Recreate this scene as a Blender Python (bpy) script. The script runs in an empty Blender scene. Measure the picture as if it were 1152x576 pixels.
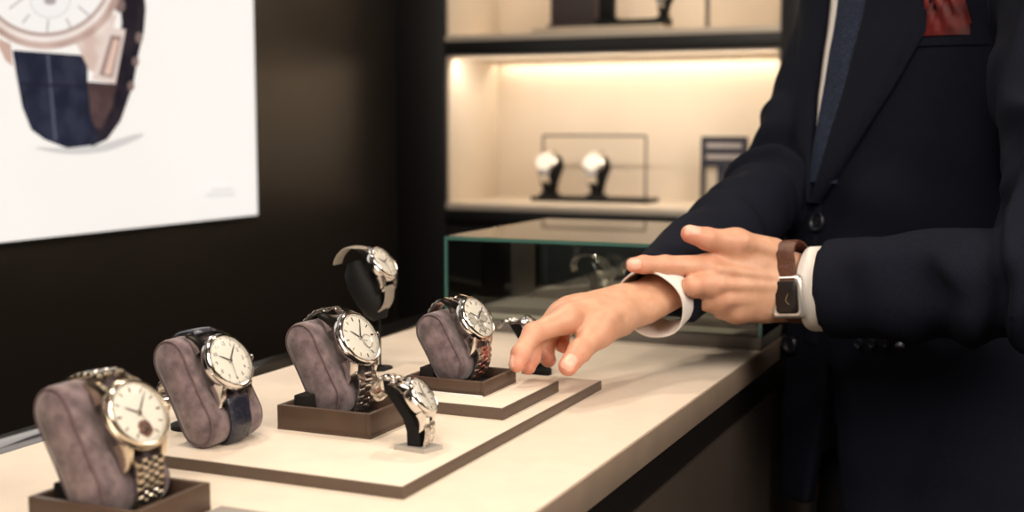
import bpy, bmesh, math, random
import numpy as np
from mathutils import Vector, Matrix, noise
from mathutils.bvhtree import BVHTree
random.seed(7)
R = math.radians
SC = bpy.context.scene
COL = SC.collection

# ------------------------------------------------------------------ camera numbers
FPX, CX, CY = 1425.0, 576.0, 288.0
PITCH = math.atan(146 / FPX); YAW = 0.41668
CAM = Vector((0, 0, 1.21))
CF = Vector((-math.sin(YAW) * math.cos(PITCH), math.cos(YAW) * math.cos(PITCH), -math.sin(PITCH)))
CR = Vector((math.cos(YAW), math.sin(YAW), 0)); CU = CR.cross(CF)
def at(px, py, d):                      # surveyed point: pixel and distance -> world
    return CAM + (CF + CR * ((px - CX) / FPX) - CU * ((py - CY) / FPX)) * d
def onx(px, py, x):
    r = CF + CR * ((px - CX) / FPX) - CU * ((py - CY) / FPX)
    return CAM + r * ((x - CAM.x) / r.x)

# ------------------------------------------------------------------ materials
def mat(name, col, rough=.5, metal=0, nscale=0, namt=.1, bump=0, bscale=200, coat=0, sheen=0, sub=0,
        emit=None, estr=0, ior=1.5, spec=.5, col2=None):
    m = bpy.data.materials.new(name); m.use_nodes = True
    nt = m.node_tree; b = nt.nodes['Principled BSDF']
    b.inputs['Base Color'].default_value = (*col, 1); b.inputs['Roughness'].default_value = rough
    b.inputs['Metallic'].default_value = metal; b.inputs['IOR'].default_value = ior
    b.inputs['Coat Weight'].default_value = coat; b.inputs['Sheen Weight'].default_value = sheen
    b.inputs['Specular IOR Level'].default_value = spec
    if sub:
        b.inputs['Subsurface Weight'].default_value = sub
        b.inputs['Subsurface Radius'].default_value = (1, .35, .2); b.inputs['Subsurface Scale'].default_value = .006
    if emit:
        b.inputs['Emission Color'].default_value = (*emit, 1); b.inputs['Emission Strength'].default_value = estr
    tc = nt.nodes.new('ShaderNodeTexCoord')
    if nscale:
        n = nt.nodes.new('ShaderNodeTexNoise'); n.inputs['Scale'].default_value = nscale; n.inputs['Detail'].default_value = 5
        nt.links.new(tc.outputs['Object'], n.inputs['Vector'])
        r = nt.nodes.new('ShaderNodeValToRGB')
        c2 = col2 or tuple(min(1, c * (1 + namt)) for c in col); c1 = tuple(c * (1 - namt) for c in col)
        r.color_ramp.elements[0].color = (*c1, 1); r.color_ramp.elements[1].color = (*c2, 1)
        r.color_ramp.elements[0].position = .35; r.color_ramp.elements[1].position = .68
        nt.links.new(n.outputs['Fac'], r.inputs['Fac']); nt.links.new(r.outputs['Color'], b.inputs['Base Color'])
    if bump:
        n2 = nt.nodes.new('ShaderNodeTexNoise'); n2.inputs['Scale'].default_value = bscale; n2.inputs['Detail'].default_value = 4
        nt.links.new(tc.outputs['Object'], n2.inputs['Vector'])
        bp = nt.nodes.new('ShaderNodeBump'); bp.inputs['Strength'].default_value = bump; bp.inputs['Distance'].default_value = .002
        nt.links.new(n2.outputs['Fac'], bp.inputs['Height']); nt.links.new(bp.outputs['Normal'], b.inputs['Normal'])
    return m
def glassmat(name, tint, frn=1.45, rough=.0):
    m = bpy.data.materials.new(name); m.use_nodes = True; nt = m.node_tree; nt.nodes.clear()
    o = nt.nodes.new('ShaderNodeOutputMaterial'); t = nt.nodes.new('ShaderNodeBsdfTransparent'); g = nt.nodes.new('ShaderNodeBsdfGlossy')
    f = nt.nodes.new('ShaderNodeFresnel'); x = nt.nodes.new('ShaderNodeMixShader')
    f.inputs['IOR'].default_value = frn; t.inputs['Color'].default_value = (*tint, 1); g.inputs['Roughness'].default_value = rough
    nt.links.new(f.outputs[0], x.inputs[0]); nt.links.new(t.outputs[0], x.inputs[1]); nt.links.new(g.outputs[0], x.inputs[2])
    nt.links.new(x.outputs[0], o.inputs[0]); return m
M = dict(
    counter=mat('cream_leather', (.715, .62, .515), .5, nscale=40, namt=.03, bump=.05, bscale=900),
    trim=mat('bronze_metal', (.36, .275, .21), .38, .25, nscale=30, namt=.06),
    edge=mat('steel_edge', (.20, .185, .175), .12, .95),
    brown=mat('brown_lacquer', (.085, .052, .036), .42, .15, nscale=60, namt=.08),
    brown2=mat('taupe_edge', (.115, .082, .062), .45, .2, nscale=60, namt=.06),
    recess=mat('dark_lining', (.012, .010, .009), .85, spec=.2),
    black=mat('black_lacquer', (.007, .006, .006), .45),
    wall=mat('dark_bronze_wall', (.0135, .0105, .0085), .34, nscale=3, namt=.1),
    floor=mat('floor_tile', (.10, .08, .065), .35, nscale=6, namt=.1),
    ceil=mat('ceiling_paint', (.12, .1, .085), .9),
    niche=mat('cream_panel', (.74, .645, .53), .7, nscale=8, namt=.02),
    panel=mat('counter_panel', (.060, .047, .038), .45, .2, nscale=3, namt=.1),
    suede=mat('mauve_suede', (.125, .084, .092), .95, nscale=75, namt=.42, bump=.2, bscale=1200, sheen=.3, col2=(.225, .163, .172)),
    seam=mat('suede_seam', (.125, .086, .092), .95),
    steel=mat('polished_steel', (.72, .69, .66), .13, 1, bump=.03, bscale=300),
    brushed=mat('brushed_steel', (.62, .57, .52), .28, 1, bump=.05, bscale=900),
    gold=mat('warm_steel', (.68, .59, .47), .2, 1),
    rose=mat('rose_gold', (.78, .42, .40), .25, 1),
    cream=mat('dial_cream', (.93, .89, .79), .35, nscale=25, namt=.02),
    silver=mat('dial_silver', (.66, .62, .54), .3, .2, nscale=40, namt=.03),
    ink=mat('dial_ink', (.03, .025, .03), .4),
    crystal=glassmat('sapphire_crystal', (1, 1, 1), 1.22),
    navy_strap=mat('navy_leather', (.012, .014, .028), .28, nscale=180, namt=.3, bump=.6, bscale=260, coat=.3),
    grey_strap=mat('grey_strap', (.30, .26, .22), .4, bump=.2, bscale=400),
    brown_strap=mat('brown_leather', (.10, .038, .022), .45, nscale=120, namt=.25, bump=.4, bscale=500),
    stand=mat('black_stand', (.004, .004, .0045), .6, spec=.25),
    glass=glassmat('clear_glass', (.90, .93, .92), 1.5),
    glass_edge=mat('green_glass_edge', (.05, .13, .11), .12, emit=(.05, .16, .13), estr=.02),  # slight glow put into the edge colour, no lamp in the glass
    case_base=mat('case_base', (.16, .145, .13), .45, .3),
    case_in=mat('case_lining', (.60, .52, .42), .7, nscale=20, namt=.03),
    grey=mat('grey_display', (.20, .17, .145), .6),
    silverbox=mat('pale_display', (.55, .47, .37), .5),
    dot=mat('clear_pad', (.42, .39, .36), .25),
)

# ------------------------------------------------------------------ object helpers
def tag(o, label=None, cat=None, group=None, kind=None):
    if label: o['label'] = label
    if cat: o['category'] = cat
    if group: o['group'] = group
    if kind: o['kind'] = kind
    return o
def obj(name, bm, m, parent=None, smooth=True, angle=40):
    me = bpy.data.meshes.new(name)
    if isinstance(bm, bmesh.types.BMesh):
        bmesh.ops.recalc_face_normals(bm, faces=bm.faces) if len(bm.faces) < 30000 else None
        bm.to_mesh(me); bm.free()
    else:
        me = bm
    o = bpy.data.objects.new(name, me); COL.objects.link(o)
    for x in (m if isinstance(m, (list, tuple)) else [m]): me.materials.append(x)
    if parent: o.parent = parent
    if smooth:
        me.polygons.foreach_set('use_smooth', [True] * len(me.polygons))
        if angle: me.set_sharp_from_angle(angle=R(angle))
    return o
def empty(name, loc=(0, 0, 0), rz=0, mtx=None):
    o = bpy.data.objects.new(name, None); COL.objects.link(o); o.empty_display_size = .02
    if mtx is not None: o.matrix_world = mtx
    else: o.location = loc; o.rotation_euler = (0, 0, rz)
    return o
def kids(o): return [c for c in bpy.data.objects if c.parent == o]
def copy_tree(o, parent=None):
    c = o.copy(); COL.objects.link(c)
    if parent: c.parent = parent
    for ch in kids(o): copy_tree(ch, c)
    return c
def box(bm, x0, x1, y0, y1, z0, z1, bev=0, mtx=None, seg=2):
    r = bmesh.ops.create_cube(bm, size=1); vs = r['verts']
    for v in vs:
        v.co = Vector(((x0 + x1) / 2 + v.co.x * (x1 - x0), (y0 + y1) / 2 + v.co.y * (y1 - y0), (z0 + z1) / 2 + v.co.z * (z1 - z0)))
    if bev:
        es = list({e for v in vs for e in v.link_edges})
        r2 = bmesh.ops.bevel(bm, geom=es, offset=bev, segments=seg, affect='EDGES', profile=.5)
        vs = list({v for f in r2['faces'] for v in f.verts} | {v for v in vs if v.is_valid})
    if mtx is not None:
        for v in vs: v.co = mtx @ v.co
    return vs
def BM(): return bmesh.new()
def boxo(name, dims, m, parent=None, bev=0):
    b = BM(); box(b, *dims, bev=bev); return obj(name, b, m, parent)
def lathe(bm, prof, n=64, mtx=None):    # prof: list of (r, z) around local z
    rings = []
    for r, z in prof:
        if r < 1e-6: rings.append([bm.verts.new((0, 0, z))])
        else: rings.append([bm.verts.new((r * math.cos(2 * math.pi * i / n), r * math.sin(2 * math.pi * i / n), z)) for i in range(n)])
    for a, b in zip(rings, rings[1:]):
        for i in range(n):
            j = (i + 1) % n
            if len(a) == 1 and len(b) == 1: continue
            if len(a) == 1: bm.faces.new((a[0], b[i], b[j]))
            elif len(b) == 1: bm.faces.new((a[i], a[j], b[0]))
            else: bm.faces.new((a[i], a[j], b[j], b[i]))
    if mtx is not None:
        for rg in rings:
            for v in rg: v.co = mtx @ v.co
def loft(bm, rings, closed=True, caps=True):
    R_ = [[bm.verts.new(p) for p in rg] for rg in rings]
    n = len(R_[0])
    for a, b in zip(R_, R_[1:]):
        for i in range(n if closed else n - 1):
            j = (i + 1) % n; bm.faces.new((a[i], a[j], b[j], b[i]))
    if caps:
        bm.faces.new(R_[0]); bm.faces.new(R_[-1][::-1])
    return R_
def tube(bm, pts, rad, n=12, caps=True):
    pts = [Vector(p) for p in pts]; rad = rad if isinstance(rad, (list, tuple)) else [rad] * len(pts)
    rings = []; up = None
    for i, p in enumerate(pts):
        t = (pts[min(i + 1, len(pts) - 1)] - pts[max(i - 1, 0)]).normalized()
        if up is None: up = Vector((0, 0, 1)) if abs(t.z) < .9 else Vector((1, 0, 0))
        a = t.cross(up).normalized(); b_ = a.cross(t).normalized(); up = b_
        rings.append([p + a * math.cos(2 * math.pi * k / n) * rad[i] + b_ * math.sin(2 * math.pi * k / n) * rad[i] for k in range(n)])
    loft(bm, rings, True, caps)
def prism(bm, poly, z0, z1, mtx=None):
    a = [bm.verts.new((x, y, z0)) for x, y in poly]; b = [bm.verts.new((x, y, z1)) for x, y in poly]
    n = len(poly)
    bm.faces.new(a[::-1]); bm.faces.new(b)
    for i in range(n): bm.faces.new((a[i], a[(i + 1) % n], b[(i + 1) % n], b[i]))
    if mtx is not None:
        for v in a + b: v.co = mtx @ v.co
def struct(name, dims, m, bev=0): return tag(boxo(name, dims, m, None, bev), kind='structure')

# ------------------------------------------------------------------ room
struct('floor', (-1.75, 2.6, -1.6, 3.45, -.05, 0), M['floor'])
struct('ceiling', (-1.75, 2.6, -1.6, 3.45, 2.7, 2.75), M['ceil'])
struct('wall_left', (-1.7, -1.6, -1.6, 2.87, 0, 2.7), M['wall'])
struct('wall_right', (2.5, 2.6, -1.6, 3.35, 0, 2.7), M['wall'])
struct('wall_front', (-1.7, 2.6, -1.7, -1.6, 0, 2.7), M['wall'])
struct('wall_back', (-1.7, 2.6, 3.35, 3.45, 0, 2.7), M['black'])
struct('baseboard_left', (-1.6, -1.585, -1.6, 2.85, 0, .1), M['black'])

# ------------------------------------------------------------------ display shelving unit
SY = 2.87; XL, XR = -1.456, -.612
su = empty('display_shelving', (-1.0, SY, 0))
tag(su, 'black framed wall shelving with lit cream niches behind the man', 'shelving')
def sub(name, x0, x1, y0, y1, z0, z1, m, bev=.001, parent=su):
    o = boxo(name, (x0, x1, y0, y1, z0, z1), m, None, bev); o.parent = parent
    o.matrix_parent_inverse = parent.matrix_world.inverted() if parent.matrix_world != Matrix() else Matrix()
    return o
bpy.context.view_layer.update()
sub('side_post', -1.6, XL, SY, 3.3, 0, 2.6, M['black']); sub('side_post', XR, -.55, SY, 3.3, 0, 2.6, M['black'])
sub('side_post', .35, .42, SY, 3.3, 0, 2.6, M['black'])
for z in (.967, 1.388, 1.84): 
    sub('shelf_board', XL, XR, SY, 3.19, z, z + .033 if z > 1 else 1.000, M['black'])
    sub('shelf_board', -.55, .35, SY, 3.19, z, z + .033 if z > 1 else 1.000, M['black'])
NB = 3.185
for (x0, x1) in ((XL, XR), (-.55, .35)):
    sub('back_panel', x0, x1, NB, NB + .02, .1, 2.6, M['niche'])
    sub('lower_door', x0, x1, SY + .002, SY + .03, .1, .96, M['black'])
    for (z0, z1) in ((1.0, 1.385), (1.42, 1.84)):
        sub('niche_side', x0, x0 + .006, SY + .012, NB, z0 + .015, z1, M['niche']); sub('niche_side', x1 - .006, x1, SY + .012, NB, z0 + .015, z1, M['niche'])
        sub('niche_base', x0, x1, SY + .004, NB, z0 + .0005, z0 + .016, M['niche']); sub('niche_top', x0, x1, SY + .012, NB, z1 - .004, z1 + .002, M['niche'])
ledm = mat('led_strip', (1, .9, .7), .5, emit=(1, .85, .66), estr=17)
for (x0, x1) in ((XL, XR), (-.55, .35)):
    for z in (1.381, 1.836):
        sub('light_strip', x0 + .02, x1 - .01, NB - .030, NB - .020, z - .0035, z - .001, ledm)
        sub('strip_cover', x0 + .01, x1 - .006, NB - .036, NB - .033, z - .007, z, M['niche'])

# ------------------------------------------------------------------ items in the niches
ZN = 1.0165
t = empty('wire_display_stand', (-1.135, 3.08, ZN)); tag(t, 'thin dark wire frame on a black base behind two pale watches in the lit niche', 'display stand')
def loc(name, bm, m, parent, **k): return obj(name, bm, m, parent, **k)
b = BM(); box(b, -.155, .165, -.045, .045, 0, .012, .001); loc('base', b, M['black'], t)
b = BM()
for a_, c_ in (((-.147, .02, .012), (-.147, .02, .169)), ((-.147, .02, .169), (.136, .02, .169)), ((.136, .02, .169), (.136, .02, .012))): 
    tube(b, [a_, c_], .003, 8)
loc('wire', b, mat('dark_wire', (.06, .045, .035), .5), t)

def watch_stand_far(x, y, z, s=1.0, label='', pale=True, group=None, rz=0):
    w = empty('watch_bust', (x, y, z), rz); tag(w, label, 'watch', group)
    b = BM()
    tube(b, [(0, 0, 0), (0, 0, .006 * s)], .022 * s, 20)
    tube(b, [(0, .004, .004 * s), (0, .006, .03 * s), (0.002, .008, .062 * s), (0.004, .004, .078 * s)], [.013 * s, .017 * s, .026 * s, .020 * s], 20)
    loc('stand', b, M['stand'], w)
    T_ = Matrix.Translation((.0, -.016 * s, .066 * s)) @ Matrix.Rotation(R(58), 4, 'X')
    b = BM(); lathe(b, [(0, 0), (.021 * s, 0), (.0235 * s, .004 * s), (.0225 * s, .009 * s), (.0185 * s, .0105 * s)], 32, T_)
    c = loc('case', b, M['steel'], w)
    b = BM(); lathe(b, [(0, .0112 * s), (.0195 * s, .0112 * s), (.0198 * s, .009 * s)], 32, T_); loc('dial', b, pale_m, w)
    for sg in (1, -1):
        b = BM(); pts = []
        for k in range(7):
            a_ = k / 6 * 1.5
            pts.append(T_ @ Vector((0, sg * (.021 + .017 * math.sin(a_)) * s, (.004 - .030 * (1 - math.cos(a_))) * s)))
        rings = [[p + Vector((dx, 0, 0)) + (T_.to_3x3() @ Vector((0, 0, dz))) for dx, dz in ((-.0105 * s, 0), (.0105 * s, 0), (.0105 * s, .0025 * s), (-.0105 * s, .0025 * s))] for p in pts]
        loft(b, rings); loc('bracelet', b, M['steel'], w)
    return w
pale_m = mat('pale_dial', (.92, .88, .8), .3)
watch_stand_far(-1.250, 3.068, ZN + .012, 1.28, 'pale watch on a black stand in the lit niche, left of the pair', group=None)
watch_stand_far(-1.120, 3.068, ZN + .012, 1.28, 'pale watch on a black stand in the lit niche, right of the pair')

t = empty('display_sign', (-.792, 3.09, ZN)); tag(t, 'small navy and cream display sign with two pale bars beside the sleeve', 'sign')
nv = mat('sign_navy', (.018, .02, .035), .5)
b = BM(); W2 = .058
box(b, -W2, W2, -.008, .008, 0, .010, .001); box(b, -W2, W2, -.008, .008, .158, .168, .001)
box(b, -W2, -W2 + .010, -.008, .008, .010, .158); box(b, W2 - .010, W2, -.008, .008, .010, .158)
loc('frame', b, nv, t)
b = BM(); box(b, -W2 + .01, W2 - .01, -.006, .004, .095, .158); loc('sign_panel', b, nv, t)
b = BM(); box(b, -W2 + .014, W2 - .014, -.008, -.006, .140, .152); box(b, -W2 + .014, W2 - .014, -.008, -.006, .112, .124); loc('text_bar', b, mat('sign_text', (.35, .32, .32), .6), t)
b = BM(); box(b, -.016, .000, -.006, .004, .010, .095); box(b, .004, .01, -.006, .004, .010, .095); loc('divider', b, nv, t)
b = BM(); box(b, -W2 + .01, W2 - .01, .004, .006, .010, .095); loc('card', b, M['case_in'], t)

ZU = 1.4365
t = empty('display_plinth', (-1.07, 2.98, ZU)); tag(t, 'low beige display plinth on the upper lit shelf', 'plinth')
b = BM(); box(b, -.165, .165, -.07, .06, 0, .014, .001); loc('slab', b, M['silverbox'], t)
t = empty('presentation_box', (-1.18, 3.07, ZU)); tag(t, 'upright dark brown presentation box on the upper shelf', 'box')
b = BM(); box(b, -.062, .062, -.02, .03, .014, .22, .002); loc('body', b, mat('umber_box', (.03, .02, .022), .5), t)
b = BM(); box(b, -.062, .062, -.045, -.021, .014, .03, .002); loc('lid', b, mat('umber_lid', (.035, .024, .026), .5), t)
t = empty('watch_riser', (-.995, 2.96, ZU + .014)); tag(t, 'flat black riser on the beige plinth on the upper shelf', 'riser')
b = BM(); box(b, -.085, .095, -.025, .03, 0, .016, .001); loc('slab', b, M['stand'], t)
watch_stand_far(-.915, 2.965, ZU + .030, .85, 'pale watch on the black riser on the upper shelf')
t = empty('watch_support', (-1.055, 2.965, ZU + .030)); tag(t, 'empty black watch support on the black riser on the upper shelf', 'display stand')
b = BM(); box(b, -.028, .024, -.015, .015, 0, .006, .001); loc('base', b, M['stand'], t)
b = BM(); box(b, -.024, .018, -.010, .012, .006, .075, .006); loc('cushion', b, M['stand'], t)
sub('divider', -.820, -.810, 2.99, 3.0, ZU - .001, 1.838, M['grey'])

# ------------------------------------------------------------------ light box picture on the left wall
lb = empty('lightbox', (-1.6, 1.6, 1.0)); tag(lb, 'glowing white lightbox on the dark wall picturing a navy strap watch', 'lightbox')
bpy.context.view_layer.update()
Y0, Y1, Z0, Z1 = .72, 2.243, 1.0225, 1.92
def subl(name, bm, m, **k):
    o = obj(name, bm, m, lb, **k); o.matrix_parent_inverse = lb.matrix_world.inverted(); return o
b = BM(); box(b, -1.5995, -1.586, Y0 - .006, Y1 + .006, Z0 - .006, Z1 + .006, .001); subl('frame', b, M['black'])
def emis(name, c, s, c2=None, sc=2.):
    m = mat(name, c, .6, emit=c, estr=s)
    if c2:
        nt = m.node_tree; n = nt.nodes.new('ShaderNodeTexNoise'); n.inputs['Scale'].default_value = sc; n.inputs['Detail'].default_value = 3
        tc = nt.nodes.new('ShaderNodeTexCoord'); nt.links.new(tc.outputs['Object'], n.inputs['Vector'])
        r = nt.nodes.new('ShaderNodeValToRGB'); r.color_ramp.elements[0].color = (*c, 1); r.color_ramp.elements[1].color = (*c2, 1)
        r.color_ramp.elements[0].position = .4; r.color_ramp.elements[1].position = .62
        nt.links.new(n.outputs['Fac'], r.inputs['Fac']); nt.links.new(r.outputs['Color'], nt.nodes['Principled BSDF'].inputs['Emission Color'])
    m.node_tree.nodes['Principled BSDF'].inputs['Base Color'].default_value = tuple(x * .3 for x in c) + (1,)
    m.node_tree.nodes['Principled BSDF'].inputs['Specular IOR Level'].default_value = .1
    return m
b = BM(); box(b, -1.588, -1.585, Y0, Y1, Z0, Z1); subl('screen', b, emis('screen_white', (.90, .87, .84), .93, (.87, .84, .80)))
PLv = [-1.5848]
def pic(name, pts, m, smooth_n=0):
    PLv[0] += .00025
    if smooth_n:                                    # closed Catmull-Rom for soft outlines
        q = []; n = len(pts)
        for i in range(n):
            p0, p1, p2, p3 = [Vector(pts[(i + k) % n]) for k in (-1, 0, 1, 2)]
            for k in range(smooth_n):
                u = k / smooth_n
                q.append(.5 * ((2 * p1) + (p2 - p0) * u + (2 * p0 - 5 * p1 + 4 * p2 - p3) * u * u + (3 * p1 - p0 - 3 * p2 + p3) * u ** 3))
        pts = q
    b = BM(); vs = [b.verts.new(onx(p[0], p[1], PLv[0])) for p in pts]; b.faces.new(vs)
    return subl(name, b, m, smooth=False)
def zz(l): return [(x / 1.987, y / 1.987) for x, y in l]
grad = [(.80, .78, .77), (.70, .68, .67), (.60, .58, .58)]
pic('picture_shadow', zz([(75, 330), (150, 345), (240, 338), (320, 305), (300, 300), (215, 325), (150, 330)]), emis('pic_shadow0', (.62, .60, .59), .9), 4)
pic('picture_strap', zz([(262, -60), (318, -60), (326, 20), (322, 70), (310, 120), (298, 190), (270, 270), (240, 312), (205, 328), (190, 300), (235, 230), (262, 120), (272, 50)]), emis('pic_navy', (.012, .010, .018), .8, (.03, .022, .03), 30))
pic('picture_strap_lining', zz([(188, 182), (262, 188), (250, 240), (226, 290), (205, 280)]), emis('pic_brown', (.06, .035, .035), .9, (.10, .06, .06), 25))
pic('picture_strap', zz([(28, 112), (110, 118), (196, 124), (196, 190), (203, 260), (222, 312), (200, 326), (150, 331), (100, 312), (70, 290), (50, 240), (36, 165)]), emis('pic_navy2', (.013, .016, .034), .85, (.032, .036, .062), 22))
pic('picture_strap_crease', zz([(104, 122), (110, 122), (128, 316), (120, 314)]), emis('pic_crease', (.075, .08, .12), .9))
pic('picture_strap_crease', zz([(42, 184), (196, 192), (197, 197), (44, 190)]), emis('pic_crease2', (.012, .012, .028), .9))
pic('picture_lug', zz([(-5, 85), (24, 98), (30, 150), (12, 135), (-5, 100)]), emis('pic_rose', (.55, .38, .32), .9, (.75, .62, .55), 20))
pic('picture_lug', zz([(170, 98), (228, 40), (262, 30), (232, 168), (200, 158)]), emis('pic_rose2', (.62, .47, .41), .9, (.82, .72, .66), 20))
pic('picture_buckle', zz([(240, 60), (281, 66), (258, 188), (205, 178)]), emis('pic_rose3', (.72, .60, .55), .9))
pic('picture_buckle_slot', zz([(248, 78), (272, 82), (252, 174), (222, 168)]), emis('pic_rose4', (.30, .20, .18), .9))
pic('picture_buckle_tongue', zz([(254, 88), (266, 90), (248, 168), (232, 165)]), emis('pic_rose5', (.70, .50, .42), .9))
for (x, y, r_) in ((311, 84, 9), (303, 138, 8), (293, 192, 8), (268, 12, 12)):
    pic('picture_stud', zz([(x + r_ * math.cos(a_ * math.pi / 6), y + 1.4 * r_ * math.sin(a_ * math.pi / 6)) for a_ in range(12)]), emis('pic_stud', (.20, .14, .13), .9))
def ell(cx, cy, rx, ry, n=64): return zz([(cx + rx * math.cos(2 * math.pi * k / n), cy + ry * math.sin(2 * math.pi * k / n)) for k in range(n)])
pic('picture_bezel', ell(103, -52, 172, 162), emis('pic_bez', (.42, .28, .24), .9, (.62, .46, .40), 10))
pic('picture_bezel', ell(100, -56, 160, 150), emis('pic_bez2', (.74, .64, .58), .9, (.85, .78, .74), 10))
pic('picture_bezel', ell(100, -58, 150, 140), emis('pic_bez3', (.45, .34, .30), .9))
pic('picture_dial', ell(100, -60, 143, 133), emis('pic_dial', (.84, .82, .80), .93))
pic('picture_subdial', ell(112, 0, 46, 42), emis('pic_sub', (.62, .60, .60), .93))
pic('picture_subdial', ell(112, 0, 43, 39), emis('pic_sub2', (.82, .80, .79), .93))
pic('picture_subdial_hand', ell(112, 2, 14, 9), emis('pic_subh', (.38, .34, .34), .93))
for (x0, y0, x1, y1) in ((20, 20, 52, -4), (105, 72, 108, 44), (205, 40, 175, 14), (160, 66, 148, 40), (50, 52, 66, 32)):
    dx, dy = (y1 - y0), -(x1 - x0); l_ = math.hypot(dx, dy); dx, dy = dx / l_ * 1.6, dy / l_ * 1.6
    pic('picture_marker', zz([(x0 + dx, y0 + dy), (x1 + dx, y1 + dy), (x1 - dx, y1 - dy), (x0 - dx, y0 - dy)]), emis('pic_mark', (.35, .30, .30), .9))
for k, (x0, x1) in enumerate(((470, 522), (458, 526))):
    pic('picture_caption', zz([(x0, 421 + k * 12), (x1, 419 + k * 12), (x1, 425 + k * 12), (x0, 427 + k * 12)]), emis('pic_cap', (.72, .70, .68), .9))

# ------------------------------------------------------------------ counter
ZC = .94; CXL, CXR = -.858, -.335
ct = empty('display_counter', (-.6, 1.0, 0)); tag(ct, 'long cream topped display counter with bronze metal edge', 'counter')
bpy.context.view_layer.update()
def subc(name, dims, m, bev=.001, parent=ct):
    o = boxo(name, dims, m, None, bev); o.parent = parent; o.matrix_parent_inverse = parent.matrix_world.inverted(); return o
CY0, CY1 = -.5, 1.93
subc('worktop', (-.803, -.3375, CY0, CY1, .915, ZC), M['counter'], .0015)
subc('edge_trim', (-.3370, CXR, CY0, CY1, .9115, ZC - .0008), M['trim'], .0008)
subc('edge_trim', (CXL, -.8035, CY0, CY1, .913, ZC - .0005), M['edge'], .002)
subc('body', (-.83, -.39, CY0 + .02, CY1 - .02, .08, .9125), M['black'])
subc('plinth', (-.81, -.42, CY0 + .04, CY1 - .04, 0, .08), M['black'])
subc('drawer_front', (-.389, -.347, CY0 + .02, CY1 - .02, .868, .9095), mat('dark_panel', (.010, .008, .007), .35))
subc('drawer_front', (-.389, -.345, CY0 + .02, 1.9, .10, .865), M['panel'], .002)

# trays on the counter
ZT = .9495
def slab(name, label, x0, x1, y0, y1, z0, z1):
    t = empty(name, ((x0 + x1) / 2, (y0 + y1) / 2, z0)); tag(t, label, 'tray')
    w, d, h = (x1 - x0) / 2, (y1 - y0) / 2, z1 - z0
    b = BM(); box(b, -w, w, -d, d, 0, h - .0002, .0004); obj('edge_band', b, M['brown2'], t)
    b = BM(); box(b, -w + .0014, w - .0014, -d + .0014, d - .0014, h - .001, h + .0002, .0001); obj('leather_top', b, M['counter'], t)
    return t
slab('display_tray', 'large cream tray with brown edge lying on the counter under the watches', -.665, -.4355, .7885, 1.212, ZC, ZT)
ZM = .9605
slab('display_riser', 'smaller raised cream tray stacked on the far end of the large tray', -.60, -.455, 1.008, 1.142, ZT, ZM)

def wbox(label, x0, x1, y0, y1, z0, h, lip=.0045, sup=True):
    t = empty('cushion_box', ((x0 + x1) / 2, (y0 + y1) / 2, z0)); tag(t, label, 'box')
    w, d = (x1 - x0) / 2, (y1 - y0) / 2
    b = BM(); box(b, -w, w, -d, d, 0, .003); box(b, -w, -w + lip, -d, d, .003, h, .0004); box(b, w - lip, w, -d, d, .003, h, .0004)
    box(b, -w + lip, w - lip, -d, -d + lip, .003, h, .0004); box(b, -w + lip, w - lip, d - lip, d, .003, h, .0004)
    obj('tray_wall', b, M['brown'], t)
    b = BM(); box(b, -w + lip, w - lip, -d + lip, d - lip, .003, .0045); obj('lining', b, M['recess'], t)
    if sup:
        b = BM(); box(b, -w + lip + .0005, -w + lip + .015, -d + .018, d - lip - .002, .0045, h + .0055, .0012); obj('cushion_support', b, M['recess'], t)
    return t
# ------------------------------------------------------------------ cushions and watches
def stadium(a, r, n=20, m=6):          # closed list of (y, z), z=0 is the watch side, centres at z=-r
    pts = []
    for k in range(n + 1): th = math.pi / 2 - math.pi * k / n; pts.append((a + r * math.cos(th), -r + r * math.sin(th)))
    for k in range(1, m): pts.append((a - 2 * a * k / m, -2 * r))
    for k in range(n + 1): th = -math.pi / 2 - math.pi * k / n; pts.append((-a + r * math.cos(th), -r + r * math.sin(th)))
    for k in range(1, m): pts.append((-a + 2 * a * k / m, 0))
    return pts
def frame_mtx(org, tilt, phi=0, roll=0):   # columns: x = 3 o'clock, y = 12 o'clock, z = out of the dial
    s, c = math.sin(tilt), math.cos(tilt)
    L = Vector((-s, 0, c)); N = Vector((c, 0, s)); E = L.cross(N)
    m = Matrix((E, L, N)).transposed().to_4x4()
    m = Matrix.Rotation(phi, 4, 'Z') @ m @ Matrix.Rotation(roll, 4, 'Z')
    m.translation = org; return m
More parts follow.
